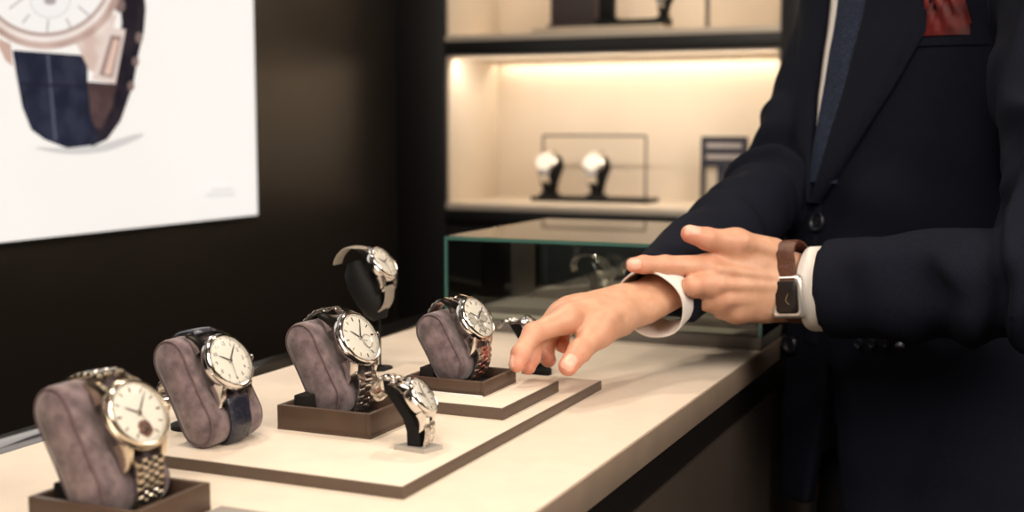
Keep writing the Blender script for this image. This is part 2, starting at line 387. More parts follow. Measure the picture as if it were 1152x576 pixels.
def cushion(label, capbot, tilt, a=.0295, r=.0185, W=.062, phi=0):
    # capbot: lowest point of the near cap in world; returns the object and the watch frame at the middle of the dial side
    m = frame_mtx(Vector((0, 0, 0)), tilt, phi)
    near = Vector((-W / 2, 0, 0))                   # near cap is on local -x
    low = near + Vector((0, -a, -r)) + Vector((0, -r * math.cos(tilt), -r * math.sin(tilt)))
    m.translation = Vector(capbot) - m @ low
    b = BM(); base = stadium(a, r); cy = 0; rings = []
    n = 24
    for i in range(n + 1):
        e = -W / 2 + W * i / n
        q = min(e + W / 2, W / 2 - e)
        ins = 0
        if q < .005: ins = .005 - math.sqrt(max(0, .005 ** 2 - (.005 - q) ** 2)) 
        if abs(q - .0065) < .0012: pass
        pinch = .0022 * math.exp(-(e / .016) ** 2)
        ring = []
        for (y, z) in base:
            zc = z + r
            dz = 0
            k = max(0, 1 - abs(y) / (a + r)) ** .8
            zc2 = zc - math.copysign(1, zc) * min(abs(zc), pinch * k * 1.3 + .0012 * k)
            sy = max(.05, 1 - ins / (a + r)); sz = max(.05, 1 - ins / r)
            ring.append(Vector((e, y * sy, zc2 * sz - r)))
        rings.append(ring)
    # puffed caps
    for sgn in (-1, 1):
        e0 = sgn * W / 2
        src = rings[0] if sgn < 0 else rings[-1]
        c0 = Vector((e0, 0, -r)); extra = []
        for f_, dz in ((.86, .0016), (.6, .0028), (.3, .0034)):
            extra.append([c0 + Vector((sgn * dz, (p.y) * (f_ if abs(p.y) < 1 else 1), (p.z + r) * f_)) for p in src])
        rings = (extra[::-1] + rings) if sgn < 0 else (rings + extra)
    loft(b, rings)
    for v in b.verts:
        nn = noise.noise(v.co * 45 + Vector(capbot) * 90) * .0007; v.co += (v.co - Vector((v.co.x, 0, -r))).normalized() * nn
    root = empty('watch_cushion', mtx=m); tag(root, label, 'cushion')
    body = obj('pillow', b, M['suede'], root, angle=0)
    for sgn in (-1, 1):
        b = BM(); e = sgn * (W / 2 - .0012)
        pts = [Vector((e, y * (1 - .0019 / (a + r)), (z + r) * (1 - .0012 / r) - r)) for y, z in base]
        # thin piping following the cap edge
        rr = []
        n_ = len(pts)
        for i in range(n_):
            t_ = (pts[(i + 1) % n_] - pts[i - 1]).normalized(); a_ = Vector((1, 0, 0)); c_ = t_.cross(a_)
            k = max(0, 1 - abs(pts[i].y) / (a + r)) ** .8; off = -math.copysign(1, pts[i].z + r) * .0012 * k * (1 if abs(pts[i].z + r) > .004 else 0)
            rr.append([pts[i] + Vector((0, 0, off)) + (a_ * math.cos(u * math.pi / 3) + c_ * math.sin(u * math.pi / 3)) * .0007 for u in range(6)])
        rv = [[b.verts.new(p) for p in ring] for ring in rr]
        for i in range(n_):
            A_, B_ = rv[i], rv[(i + 1) % n_]
            for u in range(6): b.faces.new((A_[u], A_[(u + 1) % 6], B_[(u + 1) % 6], B_[u]))
        obj('piping', b, M['seam'], root)
    return root, m.copy()

def band_path(a, r, n=400, mode='stadium', arc=1.0):
    # returns function s -> (y, z, tangent angle) starting from the dial middle going up (+y)
    P = 4 * a + 2 * math.pi * r
    def f(s):
        s = s % P
        if s <= a: return (s, 0, 0)
        s -= a
        if s <= math.pi * r: th = s / r; return (a + r * math.sin(th), -r + r * math.cos(th), th)
        s -= math.pi * r
        if s <= 2 * a: return (a - s, -2 * r, math.pi)
        s -= 2 * a
        if s <= math.pi * r: th = s / r; return (-a - r * math.sin(th), -r - r * math.cos(th), math.pi + th)
        s -= math.pi * r
        return (-a + s, 0, 0)
    return f, P
def smin1(a_, b_, k):
    h = max(k - abs(a_ - b_), 0) / k; return min(a_, b_) - h * h * k / 4

def sstep1(t):
    t = max(0., min(1., t)); return t * t * (3 - 2 * t)
def watch(label, m, Rc=.0225, a=.0295, r=.0185, style='steel', dial='cream', gap=.0012, numerals=False, sub=None, s_from=None, s_to=None, chrono=False,
          bw=.0112, group=None, ticks=True, hands=(305, 52), lift=.002, dy=0., ex=0., segs=None, thick=1.0):
    m = m @ Matrix.Translation((ex, dy, 0)); root = empty('wristwatch', mtx=m); tag(root, label, 'watch', group)
    case_m = M['steel'] if style != 'gold' else M['gold']
    h0 = lift
    # case body with four lugs
    b = BM()
    lathe(b, [(0, h0 - lift * .7), (Rc * .66, h0 - lift * .7), (Rc * .84, h0 - lift * .1), (Rc * .93, h0 + .0012), (Rc * .985, h0 + .0035), (Rc, h0 + .0055), (Rc * .985, h0 + .0075), (Rc * .93, h0 + .0085), (0, h0 + .0085)], 72)
    for sy in (1, -1):
        for sx in (1, -1):
            rings = []
            for k in range(7):
                t_ = k / 6; y = sy * (Rc * .58 + t_ * Rc * .72); z = h0 + .0082 - (.0105 + lift * .35) * t_ ** 1.7; x = sx * (bw + .0022 + .001 * (1 - t_))
                hw = (.0034 - .0007 * t_) * Rc / .0255; hz = (.0052 + lift * .25) * (1 - .52 * t_) * Rc / .0255
                rings.append([Vector((x + dx * hw, y, z - hz + dz * hz)) for dx, dz in ((-1, -1), (1, -1), (1.1, .2), (.6, 1), (-.6, 1), (-1.1, .2))])
            loft(b, rings)
    obj('case', b, case_m, root, angle=35)
    b = BM(); z = h0 + .0083
    lathe(b, [(Rc * .955, z - .001), (Rc * .96, z + .0008), (Rc * .93, z + .0022), (Rc * .885, z + .0030), (Rc * .845, z + .0027), (Rc * .83, z + .0012)], 72)
    obj('bezel', b, M['steel'] if style != 'gold' else M['gold'], root, angle=35)
    Rd = Rc * .85; zd = h0 + .0092
    b = BM(); lathe(b, [(0, zd), (Rd * .6, zd), (Rd, zd)], 64); d = obj('dial', b, M[dial], root)
    b = BM()
    if ticks:
        for k in range(60):
            if k % 5 == 0: continue
            Mx = Matrix.Rotation(-k * math.pi / 30, 4, 'Z'); box(b, -.00012, .00012, Rd * .90, Rd * .95, zd, zd + .0001, mtx=Mx)
        obj('minute_track', b, M['ink'], d); b = BM()
    mk = M['ink'] if numerals else M['gold']
    for k in range(12):
        if sub and k == sub[0]: continue
        Mx = Matrix.Rotation(-k * math.pi / 6, 4, 'Z')
        if not numerals: box(b, -.0005 * (1.6 if k % 3 == 0 else 1), .0005 * (1.6 if k % 3 == 0 else 1), Rd * .70, Rd * .87, zd, zd + .0004, mtx=Mx)
        else: box(b, -.0003, .0003, Rd * .86, Rd * .95, zd, zd + .0002, mtx=Mx)
    obj('hour_markers', b, mk, d)
    if numerals:
        for k in range(1, 13):
            if sub and k == sub[0]: continue
            cu = bpy.data.curves.new('numeral', 'FONT'); cu.body = str(k); cu.size = .0048; cu.align_x = 'CENTER'; cu.align_y = 'CENTER'; cu.extrude = .00008
            o = bpy.data.objects.new('numeral', cu); COL.objects.link(o); an = -k * math.pi / 6
            o.parent = d; o.location = (-math.sin(an) * Rd * .70, math.cos(an) * Rd * .70, zd + .0001); cu.materials.append(M['ink'])
            bpy.context.view_layer.update()
            me = bpy.data.meshes.new_from_object(o); n_ = bpy.data.objects.new('numeral', me); COL.objects.link(n_); n_.parent = d; n_.location = o.location
            bpy.data.objects.remove(o); 
    subs = [] 
    if sub: subs = [sub]
    if chrono: subs = [(3, .46, .30, 'silver'), (6, .46, .30, 'silver'), (9, .46, .30, 'silver')]
    for (hr, dist, rad, mm) in subs:
        an = hr * math.pi / 6; cx_, cy_ = math.sin(an) * Rd * dist, math.cos(an) * Rd * dist; T_ = Matrix.Translation((cx_, cy_, 0))
        b = BM(); lathe(b, [(Rd * rad * .9, zd + .0001), (Rd * rad, zd + .0005), (Rd * rad * 1.06, zd + .0001)], 40, T_); sr = obj('subdial_ring', b, M['gold'] if mm == 'gold' else M['brushed'], d)
        b = BM(); lathe(b, [(0, zd + .0002), (Rd * rad * .9, zd + .0002)], 40, T_); sd = obj('subdial', b, M['rose'] if mm == 'gold' else M[mm], d)
        b = BM()
        if mm == 'gold':
            lathe(b, [(0, zd + .0009), (Rd * rad * .4, zd + .0008), (Rd * rad * .45, zd + .0003)], 24, T_); obj('balance_wheel', b, M['gold'], sd)
        else:
            box(b, -.0002, .0002, 0, Rd * rad * .7, zd + .0003, zd + .0005, mtx=T_ @ Matrix.Rotation(R(70), 4, 'Z')); obj('small_hand', b, M['ink'], sd)
    def hand(nm, ang, ln, w, z_, mm):
        b = BM(); prism(b, [(-w * .6, -ln * .16), (w * .6, -ln * .16), (w, ln * .1), (w * .8, ln * .6), (.0001, ln), (-.0001, ln), (-w * .8, ln * .6), (-w, ln * .1)], z_, z_ + .0002, Matrix.Rotation(-R(ang), 4, 'Z')); obj(nm, b, mm, d)
    hm = M['ink'] if dial == 'cream' else M['gold']
    hand('hour_hand', hands[0], Rd * .56, .00065, zd + .0006, hm); hand('minute_hand', hands[1], Rd * .80, .00055, zd + .0010, hm)
    hand('second_hand', 186 if not sub else 160, Rd * .78, .00018, zd + .0014, M['ink'])
    b = BM(); lathe(b, [(0, zd + .0018), (Rd * .07, zd + .0017), (Rd * .075, zd + .0004)], 16); obj('hand_cap', b, case_m, d)
    b = BM(); lathe(b, [(0, zd + .0029), (Rd * .5, zd + .0028), (Rd * .85, zd + .0024), (Rd * .99, zd + .0016)], 64); obj('crystal', b, M['crystal'], root)
    # crown
    b = BM(); TT = Matrix.Translation((Rc * .97, 0, h0 + .0055)) @ Matrix.Rotation(R(90), 4, 'Y')
    prof = [(0, 0), (.0012, 0), (.0012, .0010), (.0030, .0012), (.0032, .0018), (.0032, .0040), (.0028, .0046), (0, .0048)]
    lathe(b, prof, 20, TT); obj('crown', b, case_m, root)
    if chrono:
        for an in (32, -32):
            b = BM(); TT = Matrix.Rotation(R(an), 4, 'Z') @ Matrix.Translation((Rc * .96, 0, h0 + .0055)) @ Matrix.Rotation(R(90), 4, 'Y')
            lathe(b, [(0, 0), (.0012, 0), (.0012, .0022), (.0022, .0024), (.0022, .0042), (0, .0044)], 16, TT); obj('pusher', b, case_m, root)
    # band: pieces of (side, start, end) along a path that leaves the lugs
    rr = r + gap; lg = Rc * 1.12
    if segs is None:
        f0, P = band_path(a, rr)
        def f(s):
            y, z_, th = f0(s + dy); return y - dy, z_, th
        pieces = [(f, lg, P - lg, P)]
    else:
        pieces = []
        for side, arcs in segs:
            tab = [(0., 0., 0., 0.)]; y = s_ = z_ = th = 0.
            for ln, ang in arcs:
                nn = 24
                for q in range(nn):
                    th += R(ang) / nn / 2; y += ln / nn * math.cos(th); z_ -= ln / nn * math.sin(th); th += R(ang) / nn / 2; s_ += ln / nn; tab.append((s_, y, z_, th))
            S_, Y_, Z_, T_ = [np.array(q) for q in zip(*tab)]
            def f(s, S_=S_, Y_=Y_, Z_=Z_, T_=T_, sd=side):
                return sd * float(np.interp(s, S_, Y_)), float(np.interp(s, S_, Z_)), (float(np.interp(s, S_, T_)) if sd > 0 else -float(np.interp(s, S_, T_)))
            pieces.append((f, lg, float(S_[-1]), 9.))
    for f, s0, s1, P in pieces:
        band(root, f, s0, s1, P, style, bw, Rc, gap, lift, segs is not None)
    return root

def band(root, f, s0, s1, P, style, bw, Rc, gap, lift, open_):
    lg = Rc * 1.12
    def pt(s, off, x):
        y, z_, th = f(s); ny, nz = math.sin(th), math.cos(th)
        d0 = min(abs(s), abs(P - s)); li = sstep1(1 - (d0 - lg) / (.008 + lift * 1.2)) * (lift * .75)
        return Vector((x, y + ny * (off + li), z_ + nz * (off + li) + gap))
    def wid(s):
        d0 = min(s, P - s); return bw * (1 - .14 * min(1, max(0, (d0 - Rc)) / .05))
    if style in ('leather', 'grey'):
        b = BM(); N_ = 90; rings = []
        for i in range(N_ + 1):
            s = s0 + (s1 - s0) * i / N_; w = wid(s); th = .0026 if style == 'leather' else .0016
            if i in (0, N_): th *= .8
            rings.append([pt(s, 0, -w), pt(s, 0, w), pt(s, th * .55, w * 1.0), pt(s, th * .95, w * .82), pt(s, th * 1.15, w * .4), pt(s, th * 1.15, -w * .4), pt(s, th * .95, -w * .82), pt(s, th * .55, -w)])
        loft(b, rings); st = obj('strap', b, M['navy_strap'] if style == 'leather' else M['grey_strap'], root, angle=50)
        if style == 'leather':
            b = BM()
            for sx in (-1, 1):
                s = s0 + .004
                while s < s1 - .004:
                    w = wid(s) * .86 * sx
                    tube(b, [pt(s, .0026, w), pt(s + .0009, .00285, w), pt(s + .0018, .0026, w)], .00022, 5); s += .0030
            obj('stitching', b, mat('navy_thread', (.05, .05, .08), .7), st)
            b = BM()      # keeper loop and buckle at the lower back
            for sk in (P * .60, P * .66):
                w = wid(sk) * 1.08
                rings = [[pt(sk + d_, o_, sx * w) for sx, o_ in ((-1, -.0002), (-1, .0042), (1, .0042), (1, -.0002))] for d_ in (-.0022, .0022)]
                loft(b, rings)
            obj('keeper', b, M['navy_strap'], st)
            b = BM(); sk = P * .535; w = wid(sk) * 1.2
            tube(b, [pt(sk, .0045, -w), pt(sk, .0045, w)], .0011, 8); tube(b, [pt(sk, .0045, -w), pt(sk + .010, .0035, -w)], .0011, 8); tube(b, [pt(sk, .0045, w), pt(sk + .010, .0035, w)], .0011, 8)
            tube(b, [pt(sk, .0050, 0), pt(sk + .010, .0035, 0)], .0007, 8)
            obj('buckle', b, M['steel'], root)
    else:
        pitch = .0056; n = int((s1 - s0) / pitch); pitch = (s1 - s0) / n
        b1 = BM(); b2 = BM()
        cols = [(-1, -.42, b1, .0030), (-.40, .40, b2, .0033), (.42, 1, b1, .0030)] if style != 'gold' else [(-1, -.56, b1, .0030), (-.54, -.2, b2, .0032), (-.18, .18, b1, .0033), (.2, .54, b2, .0032), (.56, 1, b1, .0030)]
        for i in range(n):
            for ci, (xa, xb, bb, th) in enumerate(cols):
                sh = pitch * .5 if bb is b2 else 0
                sa, sb = s0 + pitch * i + .00025 + sh, s0 + pitch * (i + 1) - .00025 + sh
                if sb > s1: sb = s1
                if sb - sa < .001: continue
                rings = []
                for u, o_ in ((0, .55), (.12, .85), (.5, 1.0), (.88, .85), (1, .55)):
                    s = sa + (sb - sa) * u; w = wid(s); x0_, x1_ = xa * w, xb * w; e_ = .0004
                    rings.append([pt(s, .0002, x0_), pt(s, .0002, x1_), pt(s, th * o_ * .75, x1_), pt(s, th * o_, x1_ - e_), pt(s, th * o_, x0_ + e_), pt(s, th * o_ * .75, x0_)])
                loft(bb, rings)
        br = obj('bracelet', b1, M['brushed'] if style != 'gold' else M['gold'], root, angle=35); obj('centre_links', b2, {'steel': M['steel'], 'gold': M['steel'], 'twotone': M['rose']}.get(style, M['steel']), br, angle=35)


wbox('brown box at the near end of the counter holding a suede cushion and blurred watch', -.6400, -.5480, .634, .712, ZC, .0200)
c1, m1 = cushion('mauve suede cushion nearest the camera, out of focus, in a brown box', (-.5965, .640, ZC + .0052), R(30), a=.0300, r=.0190, phi=R(-6), W=.062)
watch('steel bracelet watch with gold open-heart subdial, nearest the camera', m1, Rc=.0265, a=.0300, r=.0190, style='gold', dial='cream', sub=(6, .52, .27, 'gold'), hands=(300, 40), lift=.0075, dy=.007, bw=.0125, ex=.008)
c2, m2 = cushion('mauve suede cushion standing directly on the tray under a navy strap watch', (-.640, .815, ZT + .0005), R(30), phi=R(-6), a=.029)
watch('dress watch with arabic numerals on a navy leather strap around a suede cushion', m2, Rc=.0255, a=.029, style='leather', dial='cream', numerals=True, hands=(300, 42), lift=.0055, dy=.0095, bw=.0125)
wbox('brown box in the middle of the large tray holding a suede cushion', -.6200, -.5275, .900, .990, ZT, .0215)
c3, m3 = cushion('mauve suede cushion in the brown box in the middle of the large tray', (-.5935, .932, ZT + .0055), R(29), phi=R(-6), a=.0265, r=.0180)
watch('steel bracelet watch with small seconds subdial on cushion in the middle of the tray', m3, Rc=.0265, a=.0265, r=.0180, style='steel', dial='cream', sub=(4, .42, .28, 'cream'), hands=(308, 30), lift=.0095, dy=.010, bw=.0122, ex=.004)
wbox('brown box on the small raised tray near the fingertips', -.573, -.4905, 1.045, 1.118, ZM, .0135)
c4, m4 = cushion('mauve suede cushion in the box beside the reaching fingertips', (-.5385, 1.062, ZM + .0050), R(31), phi=R(-6), a=.0180, r=.0180, W=.056)
watch('two tone steel and rose chronograph on the cushion beside the fingertips', m4, Rc=.0240, a=.0180, r=.0180, style='twotone', dial='cream', chrono=True, hands=(308, 60), lift=.0090, dy=.0105, ex=.003)
b = BM(); box(b, -.080, .003, -.0014, .0014, 0, .0018, .0003)
t = obj('metal_strip', b, mat('bright_strip', (.85, .84, .82), .4, .2)); t.location = (-.494, 1.041, ZM)
tag(t, 'thin polished metal strip in front of the box near the fingertips', 'metal strip')

def arm_stand(label, foot, foot_poly, foot_h, foot_m, secs):
    st = empty('watch_stand', foot); tag(st, label, 'display stand')
    b = BM()
    if foot_poly: prism(b, foot_poly, 0, foot_h)
    else: lathe(b, [(0, 0), (.0165, 0), (.0165, foot_h * .7), (.012, foot_h), (0, foot_h)], 32)
    obj('foot', b, foot_m, st); b = BM()
    loft(b, [[Vector((x - t_, -w, z)), Vector((x + t_, -w, z)), Vector((x + t_, w, z)), Vector((x - t_, w, z))] for x, z, w, t_ in secs]); obj('arm', b, M['stand'], st)
    return st
f5 = Vector((-.4765, .889, ZT))
arm_stand('small black watch stand on a clear foot at the front edge of the tray', f5, [(-.017, -.010), (.012, -.013), (.019, .006), (-.008, .012)], .004, M['dot'],
    [(.000, .004, .0078, .006), (-.001, .016, .0075, .0055), (-.005, .026, .0075, .005), (-.014, .038, .0075, .005), (-.022, .048, .0075, .005), (-.024, .056, .0075, .004)])
m5 = frame_mtx(f5 + Vector((-.0040, 0, .0385)), R(36), R(8))
watch('small steel bracelet watch draped on the low black stand at the tray front', m5, Rc=.0178, style='steel', dial='cream', bw=.0094, gap=0, hands=(300, 20), ticks=False, lift=.001,
    segs=[(1, [(.020, 12), (.014, 60), (.020, 150)]), (-1, [(.019, 6), (.012, 42), (.012, 6)])])
f6 = Vector((-.6985, 1.215, ZC))
st = empty('tall_watch_stand', f6); tag(st, 'tall black watch stand on a thin rod behind the middle cushion', 'display stand')
b = BM(); lathe(b, [(0, 0), (.014, 0), (.014, .003), (.004, .004)], 32); obj('foot', b, M['stand'], st)
b = BM(); tube(b, [(0, 0, .003), (0, 0, .060)], .0013, 10); obj('rod', b, M['stand'], st)
b = BM()
loft(b, [[Vector((x + t_ * math.cos(u), w * math.sin(u), z + .35 * t_ * math.cos(u))) for u in [k * math.pi / 8 for k in range(16)]] for (x, z, w, t_) in
    ((.000, .057, .008, .008), (-.004, .064, .012, .013), (-.011, .078, .014, .017), (-.020, .094, .015, .018), (-.026, .108, .014, .0165), (-.028, .120, .012, .011))])
obj('bust', b, M['stand'], st, angle=60)
m6 = frame_mtx(f6 + Vector((-.0030, 0, .1140)), R(36), R(2))
watch('grey strap watch held high on the tall thin black stand', m6, Rc=.0215, style='grey', dial='cream', bw=.0108, gap=0, hands=(305, 70), ticks=False, lift=.002,
    segs=[(1, [(.020, 8), (.030, 85), (.018, 40)]), (-1, [(.022, 6), (.024, 62), (.020, 55)])])
f7 = Vector((-.529, 1.262, ZC))
arm_stand('small black watch stand on the counter behind the reaching fingers', f7, None, .008, M['stand'],
    [(0, .008, .007, .004), (-.003, .022, .007, .005), (-.012, .036, .0075, .005), (-.022, .050, .0075, .005), (-.026, .056, .0075, .004)])
m7 = frame_mtx(f7 + Vector((-.010, 0, .0465)), R(50), R(12))
watch('small steel watch on the black stand half hidden behind the reaching fingers', m7, Rc=.0150, style='steel', dial='cream', bw=.0075, gap=0, ticks=False, lift=.001,
    segs=[(1, [(.016, 12), (.014, 60), (.008, 40)]), (-1, [(.016, 6), (.010, 50), (.014, 10)])])
f8 = Vector((-.7180, .905, ZC))
arm_stand('black watch stand half hidden behind the navy strap watch cushion', f8, None, .006, M['stand'], [(0, .006, .006, .004), (.006, .016, .006, .004), (.010, .022, .006, .004)])
m8 = frame_mtx(f8 + Vector((.006, 0, .022)), R(32), R(-5))
watch('polished steel watch half hidden between the two nearest cushions', m8, Rc=.018, style='steel', dial='silver', bw=.009, gap=0, ticks=False, lift=.001,
    segs=[(1, [(.020, 12), (.020, 80), (.024, 130)]), (-1, [(.018, 6), (.012, 50), (.008, 20)])])
# small pad and card at the bottom of the frame
b = BM(); box(b, -.03, .03, -.02, .02, 0, .0015, .0005); t = obj('glass_plate', b, M['dot']); t.location = (-.54, .715, ZC)
t.location = (-.515, .700, ZC); tag(t, 'small flat grey plate on the counter beside the nearest box', 'plate')

# ------------------------------------------------------------------ glass display case on the far end of the counter
gx0, gx1, gy0, gy1, gz0, gz1 = -.7625, -.336, 1.502, 1.862, ZC, 1.0645
gc = empty('glass_display_case', ((gx0 + gx1) / 2, (gy0 + gy1) / 2, gz0)); tag(gc, 'low glass display case with green edges on the far end of the counter', 'display case')
w, d_, h = (gx1 - gx0) / 2, (gy1 - gy0) / 2, gz1 - gz0
b = BM(); box(b, -w, w, -d_, d_, 0, .016, .0008); obj('base', b, M['case_base'], gc)
b = BM(); box(b, -w + .006, w - .006, -d_ + .006, d_ - .006, .016, .0175); obj('lining', b, M['case_in'], gc)
tk = .0035
b = BM(); box(b, -w, w, -d_, d_, h - .0055, h); obj('glass_lid', b, M['glass'], gc)
for nm, dm in (('glass_pane', (-w + .0002, w - .0002, -d_ + .0002, -d_ + tk, .016, h - .0056)), ('glass_pane', (-w + .0002, w - .0002, d_ - tk, d_ - .0002, .016, h - .0056)),
               ('glass_pane', (-w + .0002, -w + tk, -d_ + tk, d_ - tk, .016, h - .0056)), ('glass_pane', (w - tk, w - .0002, -d_ + tk, d_ - tk, .016, h - .0056))):
    b = BM(); box(b, *dm); obj(nm, b, M['glass'], gc)
b = BM()
for (x0, x1, y0, y1, z0, z1) in ((-w - .0004, w + .0004, -d_ - .0006, -d_ + .0002, h - .0048, h - .0002), (-w - .0006, -w, -d_, d_, h - .0048, h - .0002), (w, w + .0006, -d_, d_, h - .0048, h - .0002),
        (-w - .0005, -w + .0035, -d_ - .0005, -d_ + .003, .016, h - .005), (w - .0035, w + .0005, -d_ - .0005, -d_ + .003, .016, h - .005), (-w, w, d_, d_ + .0005, h - .0045, h - .0005)):
    box(b, x0, x1, y0, y1, z0, z1)
obj('glass_edge', b, M['glass_edge'], gc)
# displays inside
b = BM(); box(b, -.185, .19, -.07, .02, 0, .010, .001); t = obj('inner_tray', b, M['grey']); t.location = (-.545, 1.62, gz0 + .0176); tag(t, 'long grey tray inside the glass case', 'tray')
b = BM(); box(b, -.018, .018, -.003, .003, 0, .090, .001); t = obj('reflection_card', b, M['grey']); t.location = (-.735, 1.70, gz0 + .0176); tag(t, 'narrow upright grey card standing in for a reflection in the glass case', 'card')  # added card in place of a pale vertical reflection in the glass
b = BM(); prism(b, [(-.17, 0), (.16, 0), (.16, .042), (.12, .046), (-.17, .006)], -.02, .02, Matrix.Rotation(R(90), 4, 'X')); t = obj('sloped_display', b, M['grey']); t.location = (-.58, 1.73, gz0 + .0176); tag(t, 'sloped grey display bar inside the glass case', 'display bar')
for (x, y, z, lab) in ((-.592, 1.63, .0276, 'steel watch on a black stand inside the glass case, left one'), (-.515, 1.62, .0276, 'pale watch on a stand inside the glass case, right one')):
    f = Vector((x, y, gz0 + z)); w_ = empty('watch_stand', f); tag(w_, 'black watch stand inside the glass case under ' + ('the left watch' if 'left' in lab else 'the right watch'), 'display stand')
    b = BM(); tube(b, [(0, 0, 0), (0, 0, .004), (0, 0, .0045), (-.004, 0, .02), (-.010, 0, .042)], [.015, .015, .006, .006, .007], 16); obj('arm', b, M['stand'], w_)
    mm = frame_mtx(f + Vector((.004, 0, .044)), R(35), R(-5)); watch(lab, mm, Rc=.021, a=.010, r=.016, style='steel', dial='silver', bw=.0085, gap=0, ticks=False, lift=.001,
        segs=[(1, [(.020, 12), (.024, 80), (.020, 90)]), (-1, [(.020, 8), (.016, 60), (.010, 20)])])
b = BM(); box(b, -.05, .05, -.03, .03, 0, .018, .002); t = obj('display_block', b, M['silverbox']); t.location = (-.41, 1.60, gz0 + .0176); tag(t, 'pale display block at the right end inside the glass case', 'block')
# ------------------------------------------------------------------ signed distance modelling (numpy surface nets)
def nv(v): return np.array(v, dtype=np.float32)
def smin(a, b, k):
    h = np.maximum(k - np.abs(a - b), 0) / k
    return np.minimum(a, b) - h * h * k * .25
def smax(a, b, k): return -smin(-a, -b, k)
def cone(P, a, b, ra, rb):
    a = nv(a); b = nv(b); ba = b - a; t = np.clip(((P - a) @ ba) / float(ba @ ba), 0, 1)
    d = P - a - t[..., None] * ba
    return np.sqrt((d * d).sum(-1)) - (ra + (rb - ra) * t)
def fcone(P, a, b, ra, rb, wd, flat):      # cone squashed along direction wd by factor flat (<1 thinner)
    wd = nv(wd); wd = wd / np.linalg.norm(wd); a = nv(a); b = nv(b)
    def sq(X): return X + (X @ wd)[..., None] * wd * (1 / flat - 1)
    return cone(sq(P), sq(a), sq(b), ra, rb) * (flat + 1) / 2
def ellips(P, c, rx, ax):                  # radii rx along orthonormal rows ax
    q = ((P - nv(c)) @ np.array(ax, dtype=np.float32).T) / nv(rx)
    l = np.sqrt((q * q).sum(-1)) + 1e-9
    return (l - 1) * min(rx) * .6 + (l - 1) * .4 * (sum(rx) / 3)
def surface_nets(fn, lo, hi, h, chunk=None):
    lo = np.array(lo, dtype=np.float32); n = np.ceil((np.array(hi) - lo) / h).astype(int) + 1
    F = np.empty(n, dtype=np.float32)
    ys, zs = np.meshgrid(lo[1] + h * np.arange(n[1], dtype=np.float32), lo[2] + h * np.arange(n[2], dtype=np.float32), indexing='ij')
    st = max(1, int(600000 / (n[1] * n[2])))
    for i in range(0, n[0], st):
        xs = lo[0] + h * np.arange(i, min(n[0], i + st), dtype=np.float32)
        P = np.empty((len(xs), n[1], n[2], 3), dtype=np.float32); P[..., 0] = xs[:, None, None]; P[..., 1] = ys; P[..., 2] = zs
        F[i:i + len(xs)] = fn(P)
    F[0], F[-1] = 1, 1; F[:, 0] = F[:, -1] = 1; F[:, :, 0] = F[:, :, -1] = 1
    S = F < 0
    cnt = np.zeros(n - 1, dtype=np.float32); acc = np.zeros((*(n - 1), 3), dtype=np.float32)
    idx = [np.s_[:-1], np.s_[1:]]
    for ax in range(3):
        o = [a for a in range(3) if a != ax]
        for p in (0, 1):
            for q in (0, 1):
                s0 = [None] * 3; s1 = [None] * 3; s0[ax] = np.s_[:-1]; s1[ax] = np.s_[1:]
                s0[o[0]] = s1[o[0]] = idx[p]; s0[o[1]] = s1[o[1]] = idx[q]
                A, B = F[tuple(s0)], F[tuple(s1)]; c = (A < 0) != (B < 0)
                t = np.where(c, A / np.where(c, A - B, 1), 0)
                cnt += c; acc[..., ax] += t; acc[..., o[0]] += c * p; acc[..., o[1]] += c * q
    act = cnt > 0; ids = np.full(n - 1, -1, dtype=np.int64); ids[act] = np.arange(act.sum())
    ii = np.argwhere(act); V = lo + h * (ii + acc[act] / cnt[act][:, None])
    quads = []
    for ax in range(3):
        o = [(ax + 1) % 3, (ax + 2) % 3]
        s0 = [np.s_[1:-1]] * 3; s1 = [np.s_[1:-1]] * 3; s0[ax] = np.s_[:-1]; s1[ax] = np.s_[1:]
        a, b = S[tuple(s0)], S[tuple(s1)]
        for flip, c in ((False, a & ~b), (True, ~a & b)):
            e = np.argwhere(c)
            if not len(e): continue
            e[:, o[0]] += 1; e[:, o[1]] += 1
            q = []
            for d0, d1 in ((0, 0), (1, 0), (1, 1), (0, 1)):
                k = e.copy(); k[:, o[0]] -= 1 - d0; k[:, o[1]] -= 1 - d1; q.append(ids[k[:, 0], k[:, 1], k[:, 2]])
            q = np.stack(q, 1); quads.append(q[:, ::-1] if flip else q)
    Q = np.concatenate(quads); Q = Q[(Q >= 0).all(1)]
    return V, Q
def smooth_mesh(V, Q, it=2, lam=.5):
    for _ in range(it):
        acc = np.zeros_like(V); c = np.zeros(len(V))
        for a, b in ((0, 1), (1, 2), (2, 3), (3, 0)):
            np.add.at(acc, Q[:, a], V[Q[:, b]]); np.add.at(acc, Q[:, b], V[Q[:, a]]); np.add.at(c, Q[:, a], 1); np.add.at(c, Q[:, b], 1)
        V = V * (1 - lam) + lam * acc / np.maximum(c, 1)[:, None]
    return V
def np_mesh(name, V, Q):
    me = bpy.data.meshes.new(name); me.vertices.add(len(V)); me.vertices.foreach_set('co', V.astype(np.float32).ravel())
    me.loops.add(Q.size); me.loops.foreach_set('vertex_index', Q.ravel().astype(np.int32))
    me.polygons.add(len(Q)); me.polygons.foreach_set('loop_start', (np.arange(len(Q)) * 4).astype(np.int32)); me.polygons.foreach_set('loop_total', np.full(len(Q), 4, dtype=np.int32))
    me.update(calc_edges=True); me.validate(); return me
def wob(P, f, s=0.):                        # cheap smooth noise
    x, y, z = P[..., 0] * f, P[..., 1] * f, P[..., 2] * f
    return (np.sin(x * 1.7 + 2 * np.sin(y * .9 + s) + s) * np.cos(z * 1.3 + 1.7 * np.sin(x * .8 + s * 2)) + np.sin(y * 2.1 + 1.5 * np.cos(z * 1.1) + s * 3)) * .5
